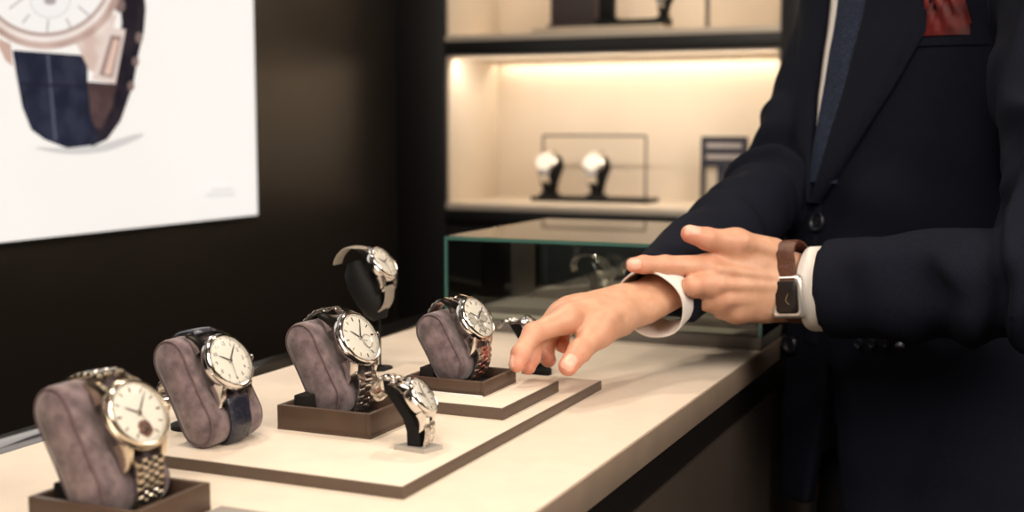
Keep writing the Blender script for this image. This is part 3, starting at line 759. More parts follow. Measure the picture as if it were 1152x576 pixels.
def sstep(x, a, b): t = np.clip((x - a) / (b - a), 0, 1); return t * t * (3 - 2 * t)

# ------------------------------------------------------------------ the man: joints
fC = Vector((-.62, -.785, 0)).normalized(); lC = Vector((-fC.y, fC.x, 0))
MC = at(919, 250, 1.565) - fC * .128; MC.z = 0
def bp(u, v, z): return MC + lC * u + fC * v + Vector((0, 0, z))
SH_L, SH_R = bp(.215, -.015, 1.405), bp(-.150, -.055, 1.39)
EL_L, WR_L = at(1205, 318, 1.235), at(898, 321, 1.385)
EL_R, WR_R = at(882, 204, 1.66), at(722, 344, 1.345)

def hand(spec, toward, grid, nails, extra=None, creases=()):
    """spec: dict finger -> list of (px,py,depth,radius); returns fn(P)->d and nail/tint functions"""
    J = {k: [(np.array(at(*q[:3])), q[3]) for q in v] for k, v in spec.items()}
    def fn(P, parts=False):
        wr, wrr = J['wrist'][0]; fa, far = J['wrist'][1]
        wd = nv(toward)
        palm = fcone(P, wr, fa, wrr, far, wd, .74)
        for k in ('index', 'middle', 'ring', 'pinky'):
            m_, mr = J[k][0]; base = wr + (J['carp'][('index', 'middle', 'ring', 'pinky').index(k)][0] - wr)
            palm = smin(palm, cone(P, base, m_, J['carp'][0][1], mr * 1.0), .016)
        for (a, ra), (b, rb) in zip(J['thumb'][:1], J['thumb'][1:2]):
            palm = smin(palm, cone(P, a, b, ra, rb), .012)
        if 'plate' in J:
            (a, ra), (b, rb) = J['plate']; palm = smin(palm, fcone(P, a, b, ra, rb, wd, .52), .012)
        if 'fill' in J:
            for (c, r_) in J['fill']:
                q = P - nv(c); palm = smin(palm, np.sqrt((q * q).sum(-1)) - r_, .014)
        if 'tendon' in J:
            T = J['tendon']
            for i in range(0, len(T), 2): palm = smin(palm, cone(P, T[i][0], T[i + 1][0], T[i][1], T[i + 1][1]), .005)
        d = palm
        for k in ('index', 'middle', 'ring', 'pinky', 'thumb'):
            ch = J[k] if k != 'thumb' else J[k][1:]
            f = None
            for (a, ra), (b, rb) in zip(ch, ch[1:]):
                c = cone(P, a, b, ra, rb); f = c if f is None else smin(f, c, .004)
            for (a, ra) in ch[1:-1]:        # knuckles
                q = P - nv(a); f = smin(f, np.sqrt((q * q).sum(-1)) - ra * .99, .003)
            if k != 'thumb':                # finger pad
                a, ra = ch[-1]
            d = np.minimum(d, smin(palm, f, .009 if k != 'thumb' else .012))
        for (c, dirv, nrm, hl, hw, up) in nailframes:
            q = P - nv(c); x = q @ nv(dirv); z = q @ nv(nrm); y = q @ nv(np.cross(nrm, dirv))
            s = ((x / hl) ** 4 + (y / hw) ** 4) ** .25
            w_ = (z > 0) * np.exp(-np.maximum(0, np.abs(z - up) - .003) / .001)
            d = d + w_ * (.00045 * np.exp(-((s - 1.05) / .10) ** 2) - .00022 * sstep(s, 1.0, .85))
        for (c, ax_, nrm, w0) in creaseframes:
            q = P - nv(c); x = q @ nv(ax_); z = q @ nv(nrm); y2 = (q * q).sum(-1) - x * x - z * z
            g = np.exp(-(x / .0045) ** 2) * (z > 0) * np.exp(-np.maximum(y2, 0) / (.008 ** 2))
            d = d + g * w0 * np.cos(x / .0019 * 3.14159)
        return d
    nailframes = []; creaseframes = []
    for (k, hl, hw, nd) in nails:
        (a, ra), (b, rb) = J[k][-2], J[k][-1]; dv = (b - a) / np.linalg.norm(b - a); n_ = np.array(nd, float); n_ -= dv * (n_ @ dv); n_ /= np.linalg.norm(n_)
        nailframes.append((b + dv * .0005, dv, n_, hl, hw, rb))
    for (k, i, nd, w0) in creases:
        a, ra = J[k][i]; dv = J[k][min(i + 1, len(J[k]) - 1)][0] - J[k][i - 1][0]; dv /= np.linalg.norm(dv); n_ = np.array(nd, float); n_ -= dv * (n_ @ dv); n_ /= np.linalg.norm(n_)
        creaseframes.append((a, dv, n_, w0))
    allp = np.array([p for v in J.values() for p, r in v]); lo = allp.min(0) - .03; hi = allp.max(0) + .03
    V, Q = surface_nets(fn, lo, hi, grid); V = smooth_mesh(V, Q, 2, .4)
    # tints: redness near knuckles and tips, nails
    red = np.zeros(len(V)); nl = np.zeros(len(V))
    for k in ('index', 'middle', 'ring', 'pinky', 'thumb'):
        for i, (p, r) in enumerate(J[k]):
            if k == 'thumb' and i == 0: continue
            dd = np.linalg.norm(V - p, axis=1); last = i == len(J[k]) - 1
            red = np.maximum(red, np.exp(-(dd / (r * (2.1 if last else 1.35))) ** 2) * (1.0 if last else .55))
        for (pa, ra), (pb, rb) in zip(J[k][1:], J[k][2:]):
            ba = pb - pa; t = np.clip((V - pa) @ ba / (ba @ ba), 0, 1); dd = np.linalg.norm(V - pa - t[:, None] * ba, axis=1)
            red = np.maximum(red, .30 * np.exp(-(dd / (ra * 1.5)) ** 2))
    for (c, dirv, nrm, hl, hw, up) in nailframes:
        q = V - c; x = q @ dirv; z = q @ nrm; y = q @ np.cross(nrm, dirv)
        s = ((x / hl) ** 4 + (y / hw) ** 4) ** .25
        nl = np.maximum(nl, sstep(s, 1.03, .93) * (z > up * .3))
    return V, Q, red, nl, J

cam_dir = -CF
up = Vector((0, 0, 1))
# right hand (reaching down to the box)
RH = dict(wrist=[(720, 343, 1.345, .0262), (775, 309, 1.42, .030)],
    carp=[(706, 352, 1.325, .0150), (700, 343, 1.34, .0), (700, 340, 1.355, .0), (703, 340, 1.368, .0)],
    index=[(637, 360, 1.258, .0125), (600, 375, 1.236, .0102), (586, 398, 1.222, .0090), (581.5, 410, 1.216, .0078)],
    middle=[(632, 354, 1.278, .0125), (603, 379, 1.266, .0102), (597, 402, 1.250, .0090), (594, 413, 1.242, .0078)],
    ring=[(638, 350, 1.300, .0120), (617, 376, 1.308, .0098), (613, 396, 1.296, .0088), (617, 405, 1.284, .0078)],
    pinky=[(650, 351, 1.318, .0110), (634, 372, 1.325, .0086), (631, 386, 1.315, .0077), (634, 390, 1.303, .0070)],
    thumb=[(698, 360, 1.31, .0170), (673, 374, 1.270, .0138), (652, 395, 1.240, .0113), (639, 412, 1.222, .0096)],
    fill=[(668, 358, 1.30, .0165), (686, 352, 1.32, .019), (655, 350, 1.30, .013), (676, 364, 1.283, .0135)],
    tendon=[(700, 331, 1.33, .004), (640, 348, 1.262, .006), (704, 329, 1.345, .004), (640, 342, 1.285, .006), (706, 344, 1.318, .006), (680, 362, 1.268, .008)])
# left hand (pointing, back of the hand to the camera)
LH = dict(wrist=[(892, 320, 1.385, .0325), (960, 326, 1.37, .034)],
    carp=[(882, 306, 1.378, .0165), (882, 318, 1.38, .0), (882, 330, 1.38, .0), (880, 342, 1.385, .0)],
    index=[(799, 300, 1.350, .0128), (748, 298.5, 1.338, .0102), (724, 297.5, 1.334, .0090), (712.5, 298, 1.333, .0080)],
    middle=[(803, 318, 1.345, .0130), (780, 321, 1.332, .0108), (790, 331, 1.366, .0098), (808, 330, 1.378, .0085)],
    ring=[(812, 335, 1.352, .0128), (795, 338, 1.358, .0100), (803, 342, 1.388, .0092), (820, 338, 1.392, .0082)],
    pinky=[(829, 350, 1.366, .0118), (812, 349, 1.378, .0090), (818, 350, 1.398, .0080), (832, 346, 1.400, .0072)],
    thumb=[(868, 287, 1.375, .0195), (828, 272.5, 1.352, .0130), (795, 268.5, 1.338, .0113), (776, 263, 1.332, .0096)],
    fill=[(845, 300, 1.372, .020), (842, 326, 1.374, .020), (858, 338, 1.380, .0195), (823, 292, 1.362, .0135), (866, 318, 1.378, .022)],
    plate=[(884, 322, 1.381, .0315), (822, 325, 1.359, .0290)],
    tendon=[(872, 312, 1.356, .004), (808, 303, 1.336, .0060), (874, 322, 1.356, .004), (812, 320, 1.335, .0060), (872, 334, 1.362, .004), (820, 337, 1.342, .0060),
            (880, 286, 1.362, .005), (838, 271, 1.343, .007)])
G = globals().get('HGRID', .00125)
cdv = tuple(cam_dir)
Vr, Qr, redr, nlr, JR = hand(RH, tuple((up + cam_dir * .5)), G,
    [('thumb', .0082, .0068, tuple(cam_dir + up * .25 + CR * -.15)), ('index', .0065, .0058, tuple(up * .5 - CR)), ('middle', .0065, .0058, tuple(up * .4 - CR))],
    creases=[('thumb', 2, tuple(cam_dir + up * .6 - CR * .2), .00045), ('index', 1, tuple(up - CR), .0004), ('index', 2, tuple(up * .3 - CR + cam_dir * .5), .0003)])
Vl, Ql, redl, nll, JL = hand(LH, cdv, G,
    [('thumb', .0080, .0070, tuple(cam_dir * .75 + up * .75)), ('index', .0068, .0058, tuple(cam_dir + up * .1))],
    creases=[('thumb', 2, tuple(cam_dir * .6 + up), .00045), ('index', 1, tuple(cam_dir + up * .3), .00045), ('index', 2, tuple(cam_dir + up * .3), .0003)])

# body under the clothes, neck and head (one coarse field), joined with the fine hands
def body_fn(P):
    def bp(u, v, z): k = float(sstep(z, 1.0, 1.3)); w_ = 1 - float(sstep(z, .8, 1.0)); return MC + lC * (u + .012 * k) + fC * (v - .055 * k) + Vector((.062 * w_, 0, z))
    d = cone(P, bp(0, 0, .99), bp(0, -.01, 1.28), .10, .10)
    d = smin(d, cone(P, bp(-.10, -.01, 1.38), bp(.10, -.01, 1.38), .07, .07), .06)
    d = smin(d, cone(P, bp(0, -.015, 1.40), bp(0, .005, 1.56), .062, .055), .04)
    for s in (1, -1):
        d = smin(d, cone(P, bp(s * .09, 0, .92), bp(s * .095, 0, .50), .085, .055), .05); d = smin(d, cone(P, bp(s * .095, 0, .50), bp(s * .10, -.01, .11), .052, .035), .02)
    for sh, el, wr in ((SH_L, EL_L, at(985, 326, 1.363)), (SH_R, EL_R, at(790, 298, 1.435))):
        d = smin(d, cone(P, sh, el, .040, .034), .02); d = smin(d, cone(P, el, wr, .034, .031), .02)
    hx = [tuple(lC), tuple(fC), (0, 0, 1)]
    d = smin(d, ellips(P, bp(0, .0, 1.70), (.078, .098, .115), hx), .02)
    d = smin(d, ellips(P, bp(0, .045, 1.625), (.055, .055, .050), hx), .03)
    d = smin(d, cone(P, bp(0, .094, 1.70), bp(0, .118, 1.665), .009, .014), .012)
    d = smin(d, cone(P, bp(-.025, .092, 1.635), bp(.025, .092, 1.635), .009, .009), .012)
    d = smin(d, cone(P, bp(-.04, .084, 1.722), bp(.04, .084, 1.722), .010, .010), .02)
    for s in (1, -1):
        d = smin(d, ellips(P, bp(s * .082, -.008, 1.69), (.010, .020, .032), hx), .006)
        d = smax(d, -(cone(P, bp(s * .032, .104, 1.70), bp(s * .033, .103, 1.70), .012, .012)), .012)
        d = smin(d, cone(P, bp(s * .032, .080, 1.70), bp(s * .032, .0801, 1.70), .0125, .0125), .003)
    d = np.maximum(d, np.where(P[..., 2] < .97, -.324 - P[..., 0], -1))
    cb = np.maximum(np.maximum(P[..., 0] + .324, 1.488 - P[..., 1]), P[..., 2] - 1.078)
    return np.maximum(d, -cb)
def bounds(pts, m):
    a = np.array([tuple(p) for p in pts]); return a.min(0) - m, a.max(0) + m
lo, hi = bounds([bp(-.2, -.12, .1), bp(.2, .12, 1.8), bp(.2, -.12, 1.8), bp(-.2, .12, .1), EL_L, at(790, 298, 1.435), at(985, 326, 1.363)], .06)
Vb, Qb = surface_nets(body_fn, lo, hi, .009); Vb = smooth_mesh(Vb, Qb, 2)
V = np.concatenate([Vb, Vr, Vl]); Q = np.concatenate([Qb, Qr + len(Vb), Ql + len(Vb) + len(Vr)])
man = empty('person', tuple(MC)); tag(man, 'person in a dark navy suit pointing and reaching over the watches', 'person')
bpy.context.view_layer.update(); MINV = man.matrix_world.inverted(); MOFF = np.array([MC.x, MC.y, 0])
me = np_mesh('body', V - MOFF, Q)
at_ = me.color_attributes.new('tint', 'FLOAT_COLOR', 'POINT')
cols = np.zeros((len(V), 4), dtype=np.float32); cols[:, 3] = 1
cols[len(Vb):, 0] = np.concatenate([redr, redl]); cols[len(Vb):, 1] = np.concatenate([nlr, nll])
at_.data.foreach_set('color', cols.ravel())
def skin_mat():
    m = mat('skin', (.62, .36, .24), .46, nscale=0, bump=.18, bscale=700, sub=.25)
    nt = m.node_tree; b_ = nt.nodes['Principled BSDF']
    a = nt.nodes.new('ShaderNodeVertexColor'); a.layer_name = 'tint'; s = nt.nodes.new('ShaderNodeSeparateColor'); nt.links.new(a.outputs[0], s.inputs[0])
    tc = nt.nodes.new('ShaderNodeTexCoord'); n = nt.nodes.new('ShaderNodeTexNoise'); n.inputs['Scale'].default_value = 60; n.inputs['Detail'].default_value = 6; nt.links.new(tc.outputs['Object'], n.inputs['Vector'])
    r = nt.nodes.new('ShaderNodeValToRGB'); r.color_ramp.elements[0].position = .35; r.color_ramp.elements[1].position = .7
    r.color_ramp.elements[0].color = (.60, .330, .210, 1); r.color_ramp.elements[1].color = (.70, .415, .280, 1); nt.links.new(n.outputs['Fac'], r.inputs['Fac'])
    m1 = nt.nodes.new('ShaderNodeMix'); m1.data_type = 'RGBA'; nt.links.new(s.outputs[0], m1.inputs['Factor']); nt.links.new(r.outputs[0], m1.inputs[6]); m1.inputs[7].default_value = (.66, .26, .18, 1)
    m2 = nt.nodes.new('ShaderNodeMix'); m2.data_type = 'RGBA'; nt.links.new(s.outputs[1], m2.inputs['Factor']); nt.links.new(m1.outputs[2], m2.inputs[6]); m2.inputs[7].default_value = (.80, .47, .37, 1)
    nt.links.new(m2.outputs[2], b_.inputs['Base Color'])
    mr = nt.nodes.new('ShaderNodeMapRange'); mr.inputs[3].default_value = .46; mr.inputs[4].default_value = .22; nt.links.new(s.outputs[1], mr.inputs[0]); nt.links.new(mr.outputs[0], b_.inputs['Roughness'])
    return m
body = obj('body', me, skin_mat(), man, angle=0)

# ---- jacket
RT = [(.70, .250, .138), (.80, .240, .136), (.95, .232, .128), (1.08, .180, .126), (1.20, .180, .130), (1.30, .188, .130), (1.38, .190, .120), (1.45, .160, .098), (1.50, .085, .070), (1.53, .06, .055)]
zr = np.array([r[0] for r in RT]); ar = np.array([r[1] for r in RT]); br_ = np.array([r[2] for r in RT])
lN, fN, cN = nv(lC), nv(fC), nv(MC)
def tw(z): return -.22 * sstep(z, 1.12, .85)          # hips turn towards the counter
def torso(P, grow=0.):
    q = P - cN; z = P[..., 2]; u0 = q @ lN - .012 * sstep(z, 1.08, 1.35); v0 = q @ fN + .045 * sstep(z, 1.06, 1.36); t = tw(z); u = u0 * np.cos(t) + v0 * np.sin(t); v = -u0 * np.sin(t) + v0 * np.cos(t)
    u = u - .012 * sstep(z, 1.06, .92); 
    a = np.interp(z, zr, ar) + grow; b_ = np.interp(z, zr, br_) + grow
    l = (np.abs(u / a) ** 2.15 + np.abs(v / b_) ** 2.15) ** (1 / 2.15)
    return (l - 1) * b_, u, v, z
def armline(P, a, b):
    a = nv(a); b = nv(b); ba = b - a; L_ = float(np.linalg.norm(ba)); t = ((P - a) @ ba) / L_; return t, L_
SL_L, SL_R = at(932, 325, 1.374), at(741, 334, 1.365)   # sleeve ends
def sleeve(P, sh, el, en, r0, r1, r2, seed, rc=.04):
    t2, L2 = armline(P, el, en); t1, L1 = armline(P, sh, el)
    w = .0100 * np.sin(t2 * 105 + 3 * wob(P, 22, seed)) * np.exp(-((t2 - .03) / .06) ** 2) + .0045 * np.sin(t2 * 55 + 4 * wob(P, 16, seed + 1)) * sstep(t2, .04, .1) * sstep(t2, L2 - .02, L2 - .1)
    w = w + .0065 * np.sin(t1 * 75 + 3 * wob(P, 18, seed + 2)) * np.exp(-((t1 - L1 + .04) / .07) ** 2)
    up_ = cone(P, sh, el, r0, r1); fo = cone(P, el, nv(en) + (nv(en) - nv(el)) * .12, r1, r2)
    w = w * np.where(t1 > L1 * .35, sstep(t2, L2 - .012, L2 - .06), 1.)
    d = smin(up_, fo, .035) + w
    cut = np.where(t1 > L1 * .35, t2 - L2, -1.0)
    d = smax(d, cut, .003)
    inner = np.maximum(cone(P, nv(en) - (nv(en) - nv(el)) * .20, nv(en) + (nv(en) - nv(el)) * .3, rc - .0008, rc - .0008), L2 - .028 - t2)
    return np.maximum(d, -inner)
def jacket_fn(P):
    d, u, v, z = torso(P)
    d = d + .0016 * wob(P, 14, 1.) * sstep(z, 1.35, 1.2) + .004 * np.sin((z - 1.09) * 62 + 3 * u / .1) * np.exp(-((z - 1.12) / .09) ** 2) * sstep(v, -.02, .08) * .5
    d = smin(d, cone(P, bp(-.09, -.05, 1.41), SH_R, .050, .055), .03); d = smin(d, cone(P, bp(.10, -.04, 1.42), SH_L, .055, .062), .03)
    d = smax(d, .735 - z, .004)
    d = smax(d, z - 1.475, .006)
    # front edges part below the lower button
    g = np.maximum(.0, (.94 - z)) ** 1.3 * .22
    slot = np.where((v > 0) & (z < .94), np.abs(u + .012) - g, 1.)
    d = np.maximum(d, -slot)
    core = torso(P, -.024)[0]; d = np.maximum(d, np.where(z < .80, -core, -1))      # open inside the skirt
    aR = sleeve(P, SH_R, EL_R, SL_R, .060, .053, .0460, 2., .0395)
    d = smin(d, aR, .010)
    d2 = sleeve(P, SH_L, EL_L, SL_L, .070, .062, .0530, 5., .0465)
    d = smin(d, d2, .012)
    d = smax(d, np.where(z < 1.0, (-.3315 - P[..., 0]), -1.), .004)          # cloth rests against the counter
    cb = np.maximum(np.maximum(P[..., 0] + .330, 1.496 - P[..., 1]), P[..., 2] - 1.0695)
    return np.maximum(d, -cb)
def suit_mat():
    m = mat('navy_wool', (.0050, .0062, .0130), .85, nscale=900, namt=.3, bump=.1, bscale=1400, spec=.13, col2=(.0085, .0108, .0215))
    return m
suit = suit_mat()
lo, hi = bounds([bp(-.22, -.15, .72), bp(.22, .15, 1.49), bp(.22, -.15, 1.4), bp(-.22, .15, .8), EL_L, SL_L, SL_R, EL_R, SH_L, SH_R], .075)
Vj, Qj = surface_nets(jacket_fn, lo, hi, globals().get('JGRID', .0048)); Vj = smooth_mesh(Vj, Qj, 2)
jk = obj('jacket', np_mesh('jacket', Vj - MOFF, Qj), suit, man, angle=0)
bvh_all = BVHTree.FromPolygons([tuple(p) for p in Vj], [tuple(q) for q in Qj])
def tors_only(P):
    d, u, v, z = torso(P)
    return smax(smax(d, .735 - z, .004), z - 1.475, .006)
lo, hi = bounds([bp(-.22, -.18, .72), bp(.22, .15, 1.49), bp(.22, -.18, 1.4), bp(-.22, .15, .8)], .03)
Vq, Qq = surface_nets(tors_only, lo, hi, .007)
bvh = BVHTree.FromPolygons([tuple(p) for p in Vq], [tuple(q) for q in Qq])

def patch(name, rows, m, parent, off=.003, thick=.003, nu=14, sub_=6, bulge=0, seed=0):
    """rows: (z, u_left, u_right) from top to bottom in body coordinates; laid over the jacket front"""
    zs = []
    for (z0, a0, b0), (z1, a1, b1) in zip(rows, rows[1:]):
        for k in range(sub_): t = k / sub_; zs.append((z0 + (z1 - z0) * t, a0 + (a1 - a0) * t, b0 + (b1 - b0) * t))
    zs.append(rows[-1])
    F_ = []; B_ = []
    for z, a, b_ in zs:
        fr = []; bk = []
        for i in range(nu + 1):
            s = i / nu; u = a + (b_ - a) * s; o = bp(u, .4, z); h_ = bvh.ray_cast(o, -fC, .8)
            if h_[0] is None: h_ = bvh.find_nearest(bp(u, .1, z))
            p, n_ = h_[0], h_[1]
            if n_.dot(fC) < 0: n_ = -n_
            e = min(s, 1 - s) * 2; lf = off + bulge * math.sin(math.pi * s) ** .7
            fr.append(tuple(Vector(p) + n_ * (lf + thick * (min(1, e * 4) ** .5)) - Vector(MOFF))); bk.append(tuple(Vector(p) + n_ * (lf - .004) - Vector(MOFF)))
        F_.append(fr); B_.append(bk)
    bmx = BM(); A = [[bmx.verts.new(p) for p in r_] for r_ in F_]; Bv = [[bmx.verts.new(p) for p in r_] for r_ in B_]
    nr = len(A)
    for j in range(nr - 1):
        for i in range(nu): bmx.faces.new((A[j][i], A[j][i + 1], A[j + 1][i + 1], A[j + 1][i]))
        bmx.faces.new((A[j][0], A[j + 1][0], Bv[j + 1][0], Bv[j][0])); bmx.faces.new((A[j][nu], Bv[j][nu], Bv[j + 1][nu], A[j + 1][nu]))
    for i in range(nu):
        bmx.faces.new((A[0][i], Bv[0][i], Bv[0][i + 1], A[0][i + 1])); bmx.faces.new((A[-1][i], A[-1][i + 1], Bv[-1][i + 1], Bv[-1][i]))
    return obj(name, bmx, m, parent, angle=35)
white = mat('shirt_cotton', (.84, .80, .76), .7, bump=.1, bscale=1500, nscale=20, namt=.02, sheen=.1)
tie_m = mat('navy_tie_weave', (.006, .009, .022), .7, nscale=620, namt=.5, bump=.6, bscale=620, spec=.15, col2=(.040, .055, .105))
shirt = patch('shirt_front', [(1.465, -.075, .075), (1.36, -.055, .060), (1.22, -.038, .035), (1.13, -.008, .010)], white, man, .001, .001)
tie = patch('tie', [(1.47, -.020, .022), (1.40, -.026, .030), (1.25, -.024, .036), (1.14, -.020, .026)], tie_m, man, .004, .004, bulge=.004)
lap = patch('lapel', [(1.47, .045, .075), (1.42, .036, .090), (1.385, .030, .128), (1.36, .027, .132), (1.25, .012, .084), (1.15, -.002, .030), (1.115, -.008, .004)], suit, jk, .007, .0035, bulge=.003)
lap2 = patch('lapel', [(1.47, -.075, -.045), (1.42, -.090, -.036), (1.385, -.128, -.046), (1.36, -.130, -.044), (1.25, -.084, -.036), (1.15, -.034, -.012), (1.115, -.012, -.006)], suit, jk, .007, .0035, bulge=.003)
pk = patch('chest_pocket', [(1.326, .088, .180), (1.302, .088, .180)], suit, jk, .0015, .002, sub_=3)
edge = patch('front_edge', [(1.12, -.030, .001), (1.0, -.020, .004), (.94, -.014, .010)], suit, jk, .001, .0025, nu=6)
# pocket square: crumpled red silk above the pocket
red = mat('red_silk', (.11, .005, .005), .5, nscale=60, namt=.4, bump=.3, bscale=120, spec=.3)
b = BM(); rows = []
for j in range(19):
    z = 1.314 + .062 * j / 18; t = j / 18; row = []
    for i in range(25):
        s = i / 24; wv = .030 - .016 * t
        u = .131 + (s - .5) * 2 * wv - .004 * t
        h_ = bvh.ray_cast(bp(u, .4, z), -fC, .8); p = h_[0] or bp(u, .1, z)
        fold = .005 * math.sin(s * 19 + t * 7) + .003 * math.sin(s * 37 - t * 8)
        e = (1 - (2 * s - 1) ** 4); row.append(Vector(p) + fC * (.003 + (.012 * t + fold * t + .004) * e) + Vector((0, 0, (.008 * math.sin(s * 9 + 1) if j == 18 else 0))) - Vector(MOFF))
    rows.append([b.verts.new(p) for p in row])
for j in range(18):
    for i in range(24): b.faces.new((rows[j][i], rows[j][i + 1], rows[j + 1][i + 1], rows[j + 1][i]))
obj('pocket_square', b, red, man, angle=0)
# buttons
btn_m = mat('navy_button', (.012, .014, .022), .38, nscale=300, namt=.3)
def button(px, py, parent, r=.0105, nm='button', tree=None):
    o = CAM; dr = (at(px, py, 1) - CAM).normalized(); h_ = (tree or bvh_all).ray_cast(o, dr, 5)
    if h_[0] is None: print('button miss', px, py); return
    n_ = h_[1]; n_ = n_ if n_.dot(dr) < 0 else -n_
    q = n_.to_track_quat('Z', 'Y').to_matrix().to_4x4(); q.translation = h_[0] + n_ * .0030 - Vector(MOFF)
    b = BM(); lathe(b, [(0, .0002), (r * .6, .0002), (r * .72, .0022), (r * .9, .0030), (r, .0016), (r * .97, -.0016), (0, -.0018)], 28, q)
    bt = obj(nm, b, btn_m, parent); b = BM()
    for a_ in range(4):
        T_ = q @ Matrix.Translation((r * .24 * math.cos(a_ * math.pi / 2 + .785), r * .24 * math.sin(a_ * math.pi / 2 + .785), 0)); lathe(b, [(0, .0012), (r * .11, .0010), (r * .12, .0002)], 8, T_)
    obj('thread', b, mat('thread', (.004, .004, .006), .8), bt)
button(921, 250, jk, .0125, tree=bvh_all); button(891, 388, jk, .0112)
for k in range(4): button(968 + k * 15, 386 - k * .4, jk, .0052, 'cuff_button')

# ---- shirt cuffs
def cuff(name, cen, axis, r, ln, flat=1., fd=None):
    ax = Vector(axis).normalized(); a = ax.cross(Vector((0, 0, 1))).normalized(); c = ax.cross(a).normalized(); b = BM(); rings = []
    n = 48
    for (t, rr) in ((-ln, r), (-ln * .3, r), (0, r * 1.005), (ln * .5, r * 1.0), (ln * .93, r), (ln, r - .0004), (ln, r - .0016), (ln * .9, r - .0022), (0, r - .0022), (-ln, r - .0022)):
        rings.append([Vector(cen) + ax * t + (a * math.cos(2 * math.pi * k / n) + c * math.sin(2 * math.pi * k / n)) * (rr + .0006 * math.sin(k * .7 + t * 80)) - Vector(MOFF) for k in range(n)])
    loft(b, rings, True, False); return obj(name, b, white, man, angle=50)
cuff('shirt_cuff', SL_L + (SL_L - EL_L).normalized() * -.002, SL_L - EL_L, .0462, .0205)
cuff('shirt_cuff', SL_R + (SL_R - EL_R).normalized() * .0, SL_R - EL_R, .0395, .021)

# ---- trousers and shoes
def legs(P):
    def bp(u, v, z): return MC + lC * u + fC * v + Vector((.062, 0, z))
    d = cone(P, bp(-.05, 0, .93), bp(.06, 0, .93), .115, .115)
    for s in (1, -1):
        hp, kn, an = bp(s * .085 + .01, 0, .86), bp(s * .10 + .01, .01, .50), bp(s * .11 + .01, -.01, .09)
        d = smin(d, cone(P, hp, kn, .10, .078), .03); d = smin(d, cone(P, kn, an, .078, .066), .03)
    d = smax(d, P[..., 2] - 1.0, .01); d = smax(d, .035 - P[..., 2], .004)
    return np.maximum(d + .002 * wob(P, 20, 3.), -.3315 - P[..., 0])
lo, hi = bounds([bp(-.2, -.12, .03), bp(.22, .12, 1.0), bp(.2, -.12, .9), bp(-.2, .12, .1)], .03)
Vt, Qt = surface_nets(legs, lo, hi, .008); Vt = smooth_mesh(Vt, Qt, 2)
obj('trousers', np_mesh('trousers', Vt - MOFF, Qt), mat('black_trousers', (.006, .006, .008), .8, nscale=500, namt=.3), man, angle=0)
shoe_m = mat('black_shoe', (.006, .005, .005), .2, coat=.5, nscale=80, namt=.2)
for s in (1, -1):
    def bp(u, v, z): return MC + lC * u + fC * v + Vector((.062, 0, z))
    def sh(P):
        A0 = bp(s * .11 + .01, -.06, .038); A1 = bp(s * .12 + .01, .13, .030); d = fcone(P, A0, A1, .040, .042, (0, 0, 1), .8)
        d = smin(d, cone(P, bp(s * .11 + .01, -.02, .06), bp(s * .11 + .01, -.03, .10), .042, .045), .03); return smax(d, -P[..., 2] + .001, .003)
    lo, hi = bounds([bp(s * .11, -.11, 0), bp(s * .13, .19, .13), bp(s * .17, -.1, .1)], .05)
    Vs, Qs = surface_nets(sh, lo, hi, .005); Vs = smooth_mesh(Vs, Qs, 1); obj('shoe', np_mesh('shoe', Vs - MOFF, Qs), shoe_m, man, angle=0)
# ---- hair
def hair(P):
    P = P - nv(-fC * .055 + lC * .012)
    hx = [tuple(lC), tuple(fC), (0, 0, 1)]
    d = ellips(P, bp(0, -.008, 1.722), (.088, .106, .108), hx); q = P - cN; v = q @ fN; z = P[..., 2]
    d = smax(d, (1.66 - z) + (v - .0) * 1.1, .02); return d + .0015 * wob(P, 90, 2.)
lo, hi = bounds([bp(-.1, -.13, 1.6), bp(.1, .12, 1.85), bp(.1, -.13, 1.7), bp(-.1, .12, 1.7)], .02)
Vh, Qh = surface_nets(hair, lo, hi, .005); obj('hair', np_mesh('hair', smooth_mesh(Vh, Qh, 1) - MOFF, Qh), mat('dark_hair', (.012, .009, .007), .5, nscale=150, namt=.4, bump=.5, bscale=300), man, angle=0)

# ---- wristwatch worn on the left wrist
wc = at(888, 333, 1.354)
hb = BVHTree.FromPolygons([tuple(p) for p in Vl], [tuple(q) for q in Ql])
dr_ = (at(886, 334, 1) - CAM).normalized(); h_ = hb.ray_cast(CAM, dr_, 5); wc = (h_[0] - dr_ * .0070) if h_[0] is not None else wc
ax = (SL_L - EL_L).normalized(); nrm = (cam_dir * 1.0 + CR * -.12 - up * .06); nrm = (nrm - ax * nrm.dot(ax)).normalized(); yy = nrm.cross(-ax); yy = nrm.cross(ax); 
if yy.z < 0: yy = -yy
xx = yy.cross(nrm); WM = Matrix((xx, yy, nrm)).transposed().to_4x4(); WM.translation = wc
ww = empty('wristwatch', mtx=WM); tag(ww, 'rectangular black dial wristwatch on brown leather strap worn on the pointing hand', 'watch')
def rrect(w_, h_, r_, n=6):
    o = []
    for cx_, cy_, a0 in ((w_ - r_, h_ - r_, 0), (-w_ + r_, h_ - r_, 90), (-w_ + r_, -h_ + r_, 180), (w_ - r_, -h_ + r_, 270)):
        for k in range(n + 1): a_ = R(a0 + 90 * k / n); o.append((cx_ + r_ * math.cos(a_), cy_ + r_ * math.sin(a_)))
    return o
def bend(x, y, z, k=10.0): return Vector((x, y, z - y * y * k))
b = BM(); loft(b, [[bend(x, y, z) for x, y in rrect(  .0175 * s, .0235 * s, .0055)] for s, z in ((.94, -.003), (1, 0), (1, .004), (.95, .0058), (.86, .0062), (.86, .0050))]); obj('case', b, mat('pale_steel', (.75, .73, .70), .32, .8), ww, angle=40)
b = BM(); loft(b, [[bend(x, y, z) for x, y in rrect(.0128 * s, .0185 * s, .004)] for s, z in ((.95, .0048), (.95, .0060), (.88, .0066))]); dl = obj('dial', b, mat('black_glass_dial', (.008, .006, .006), .38), ww, angle=40)
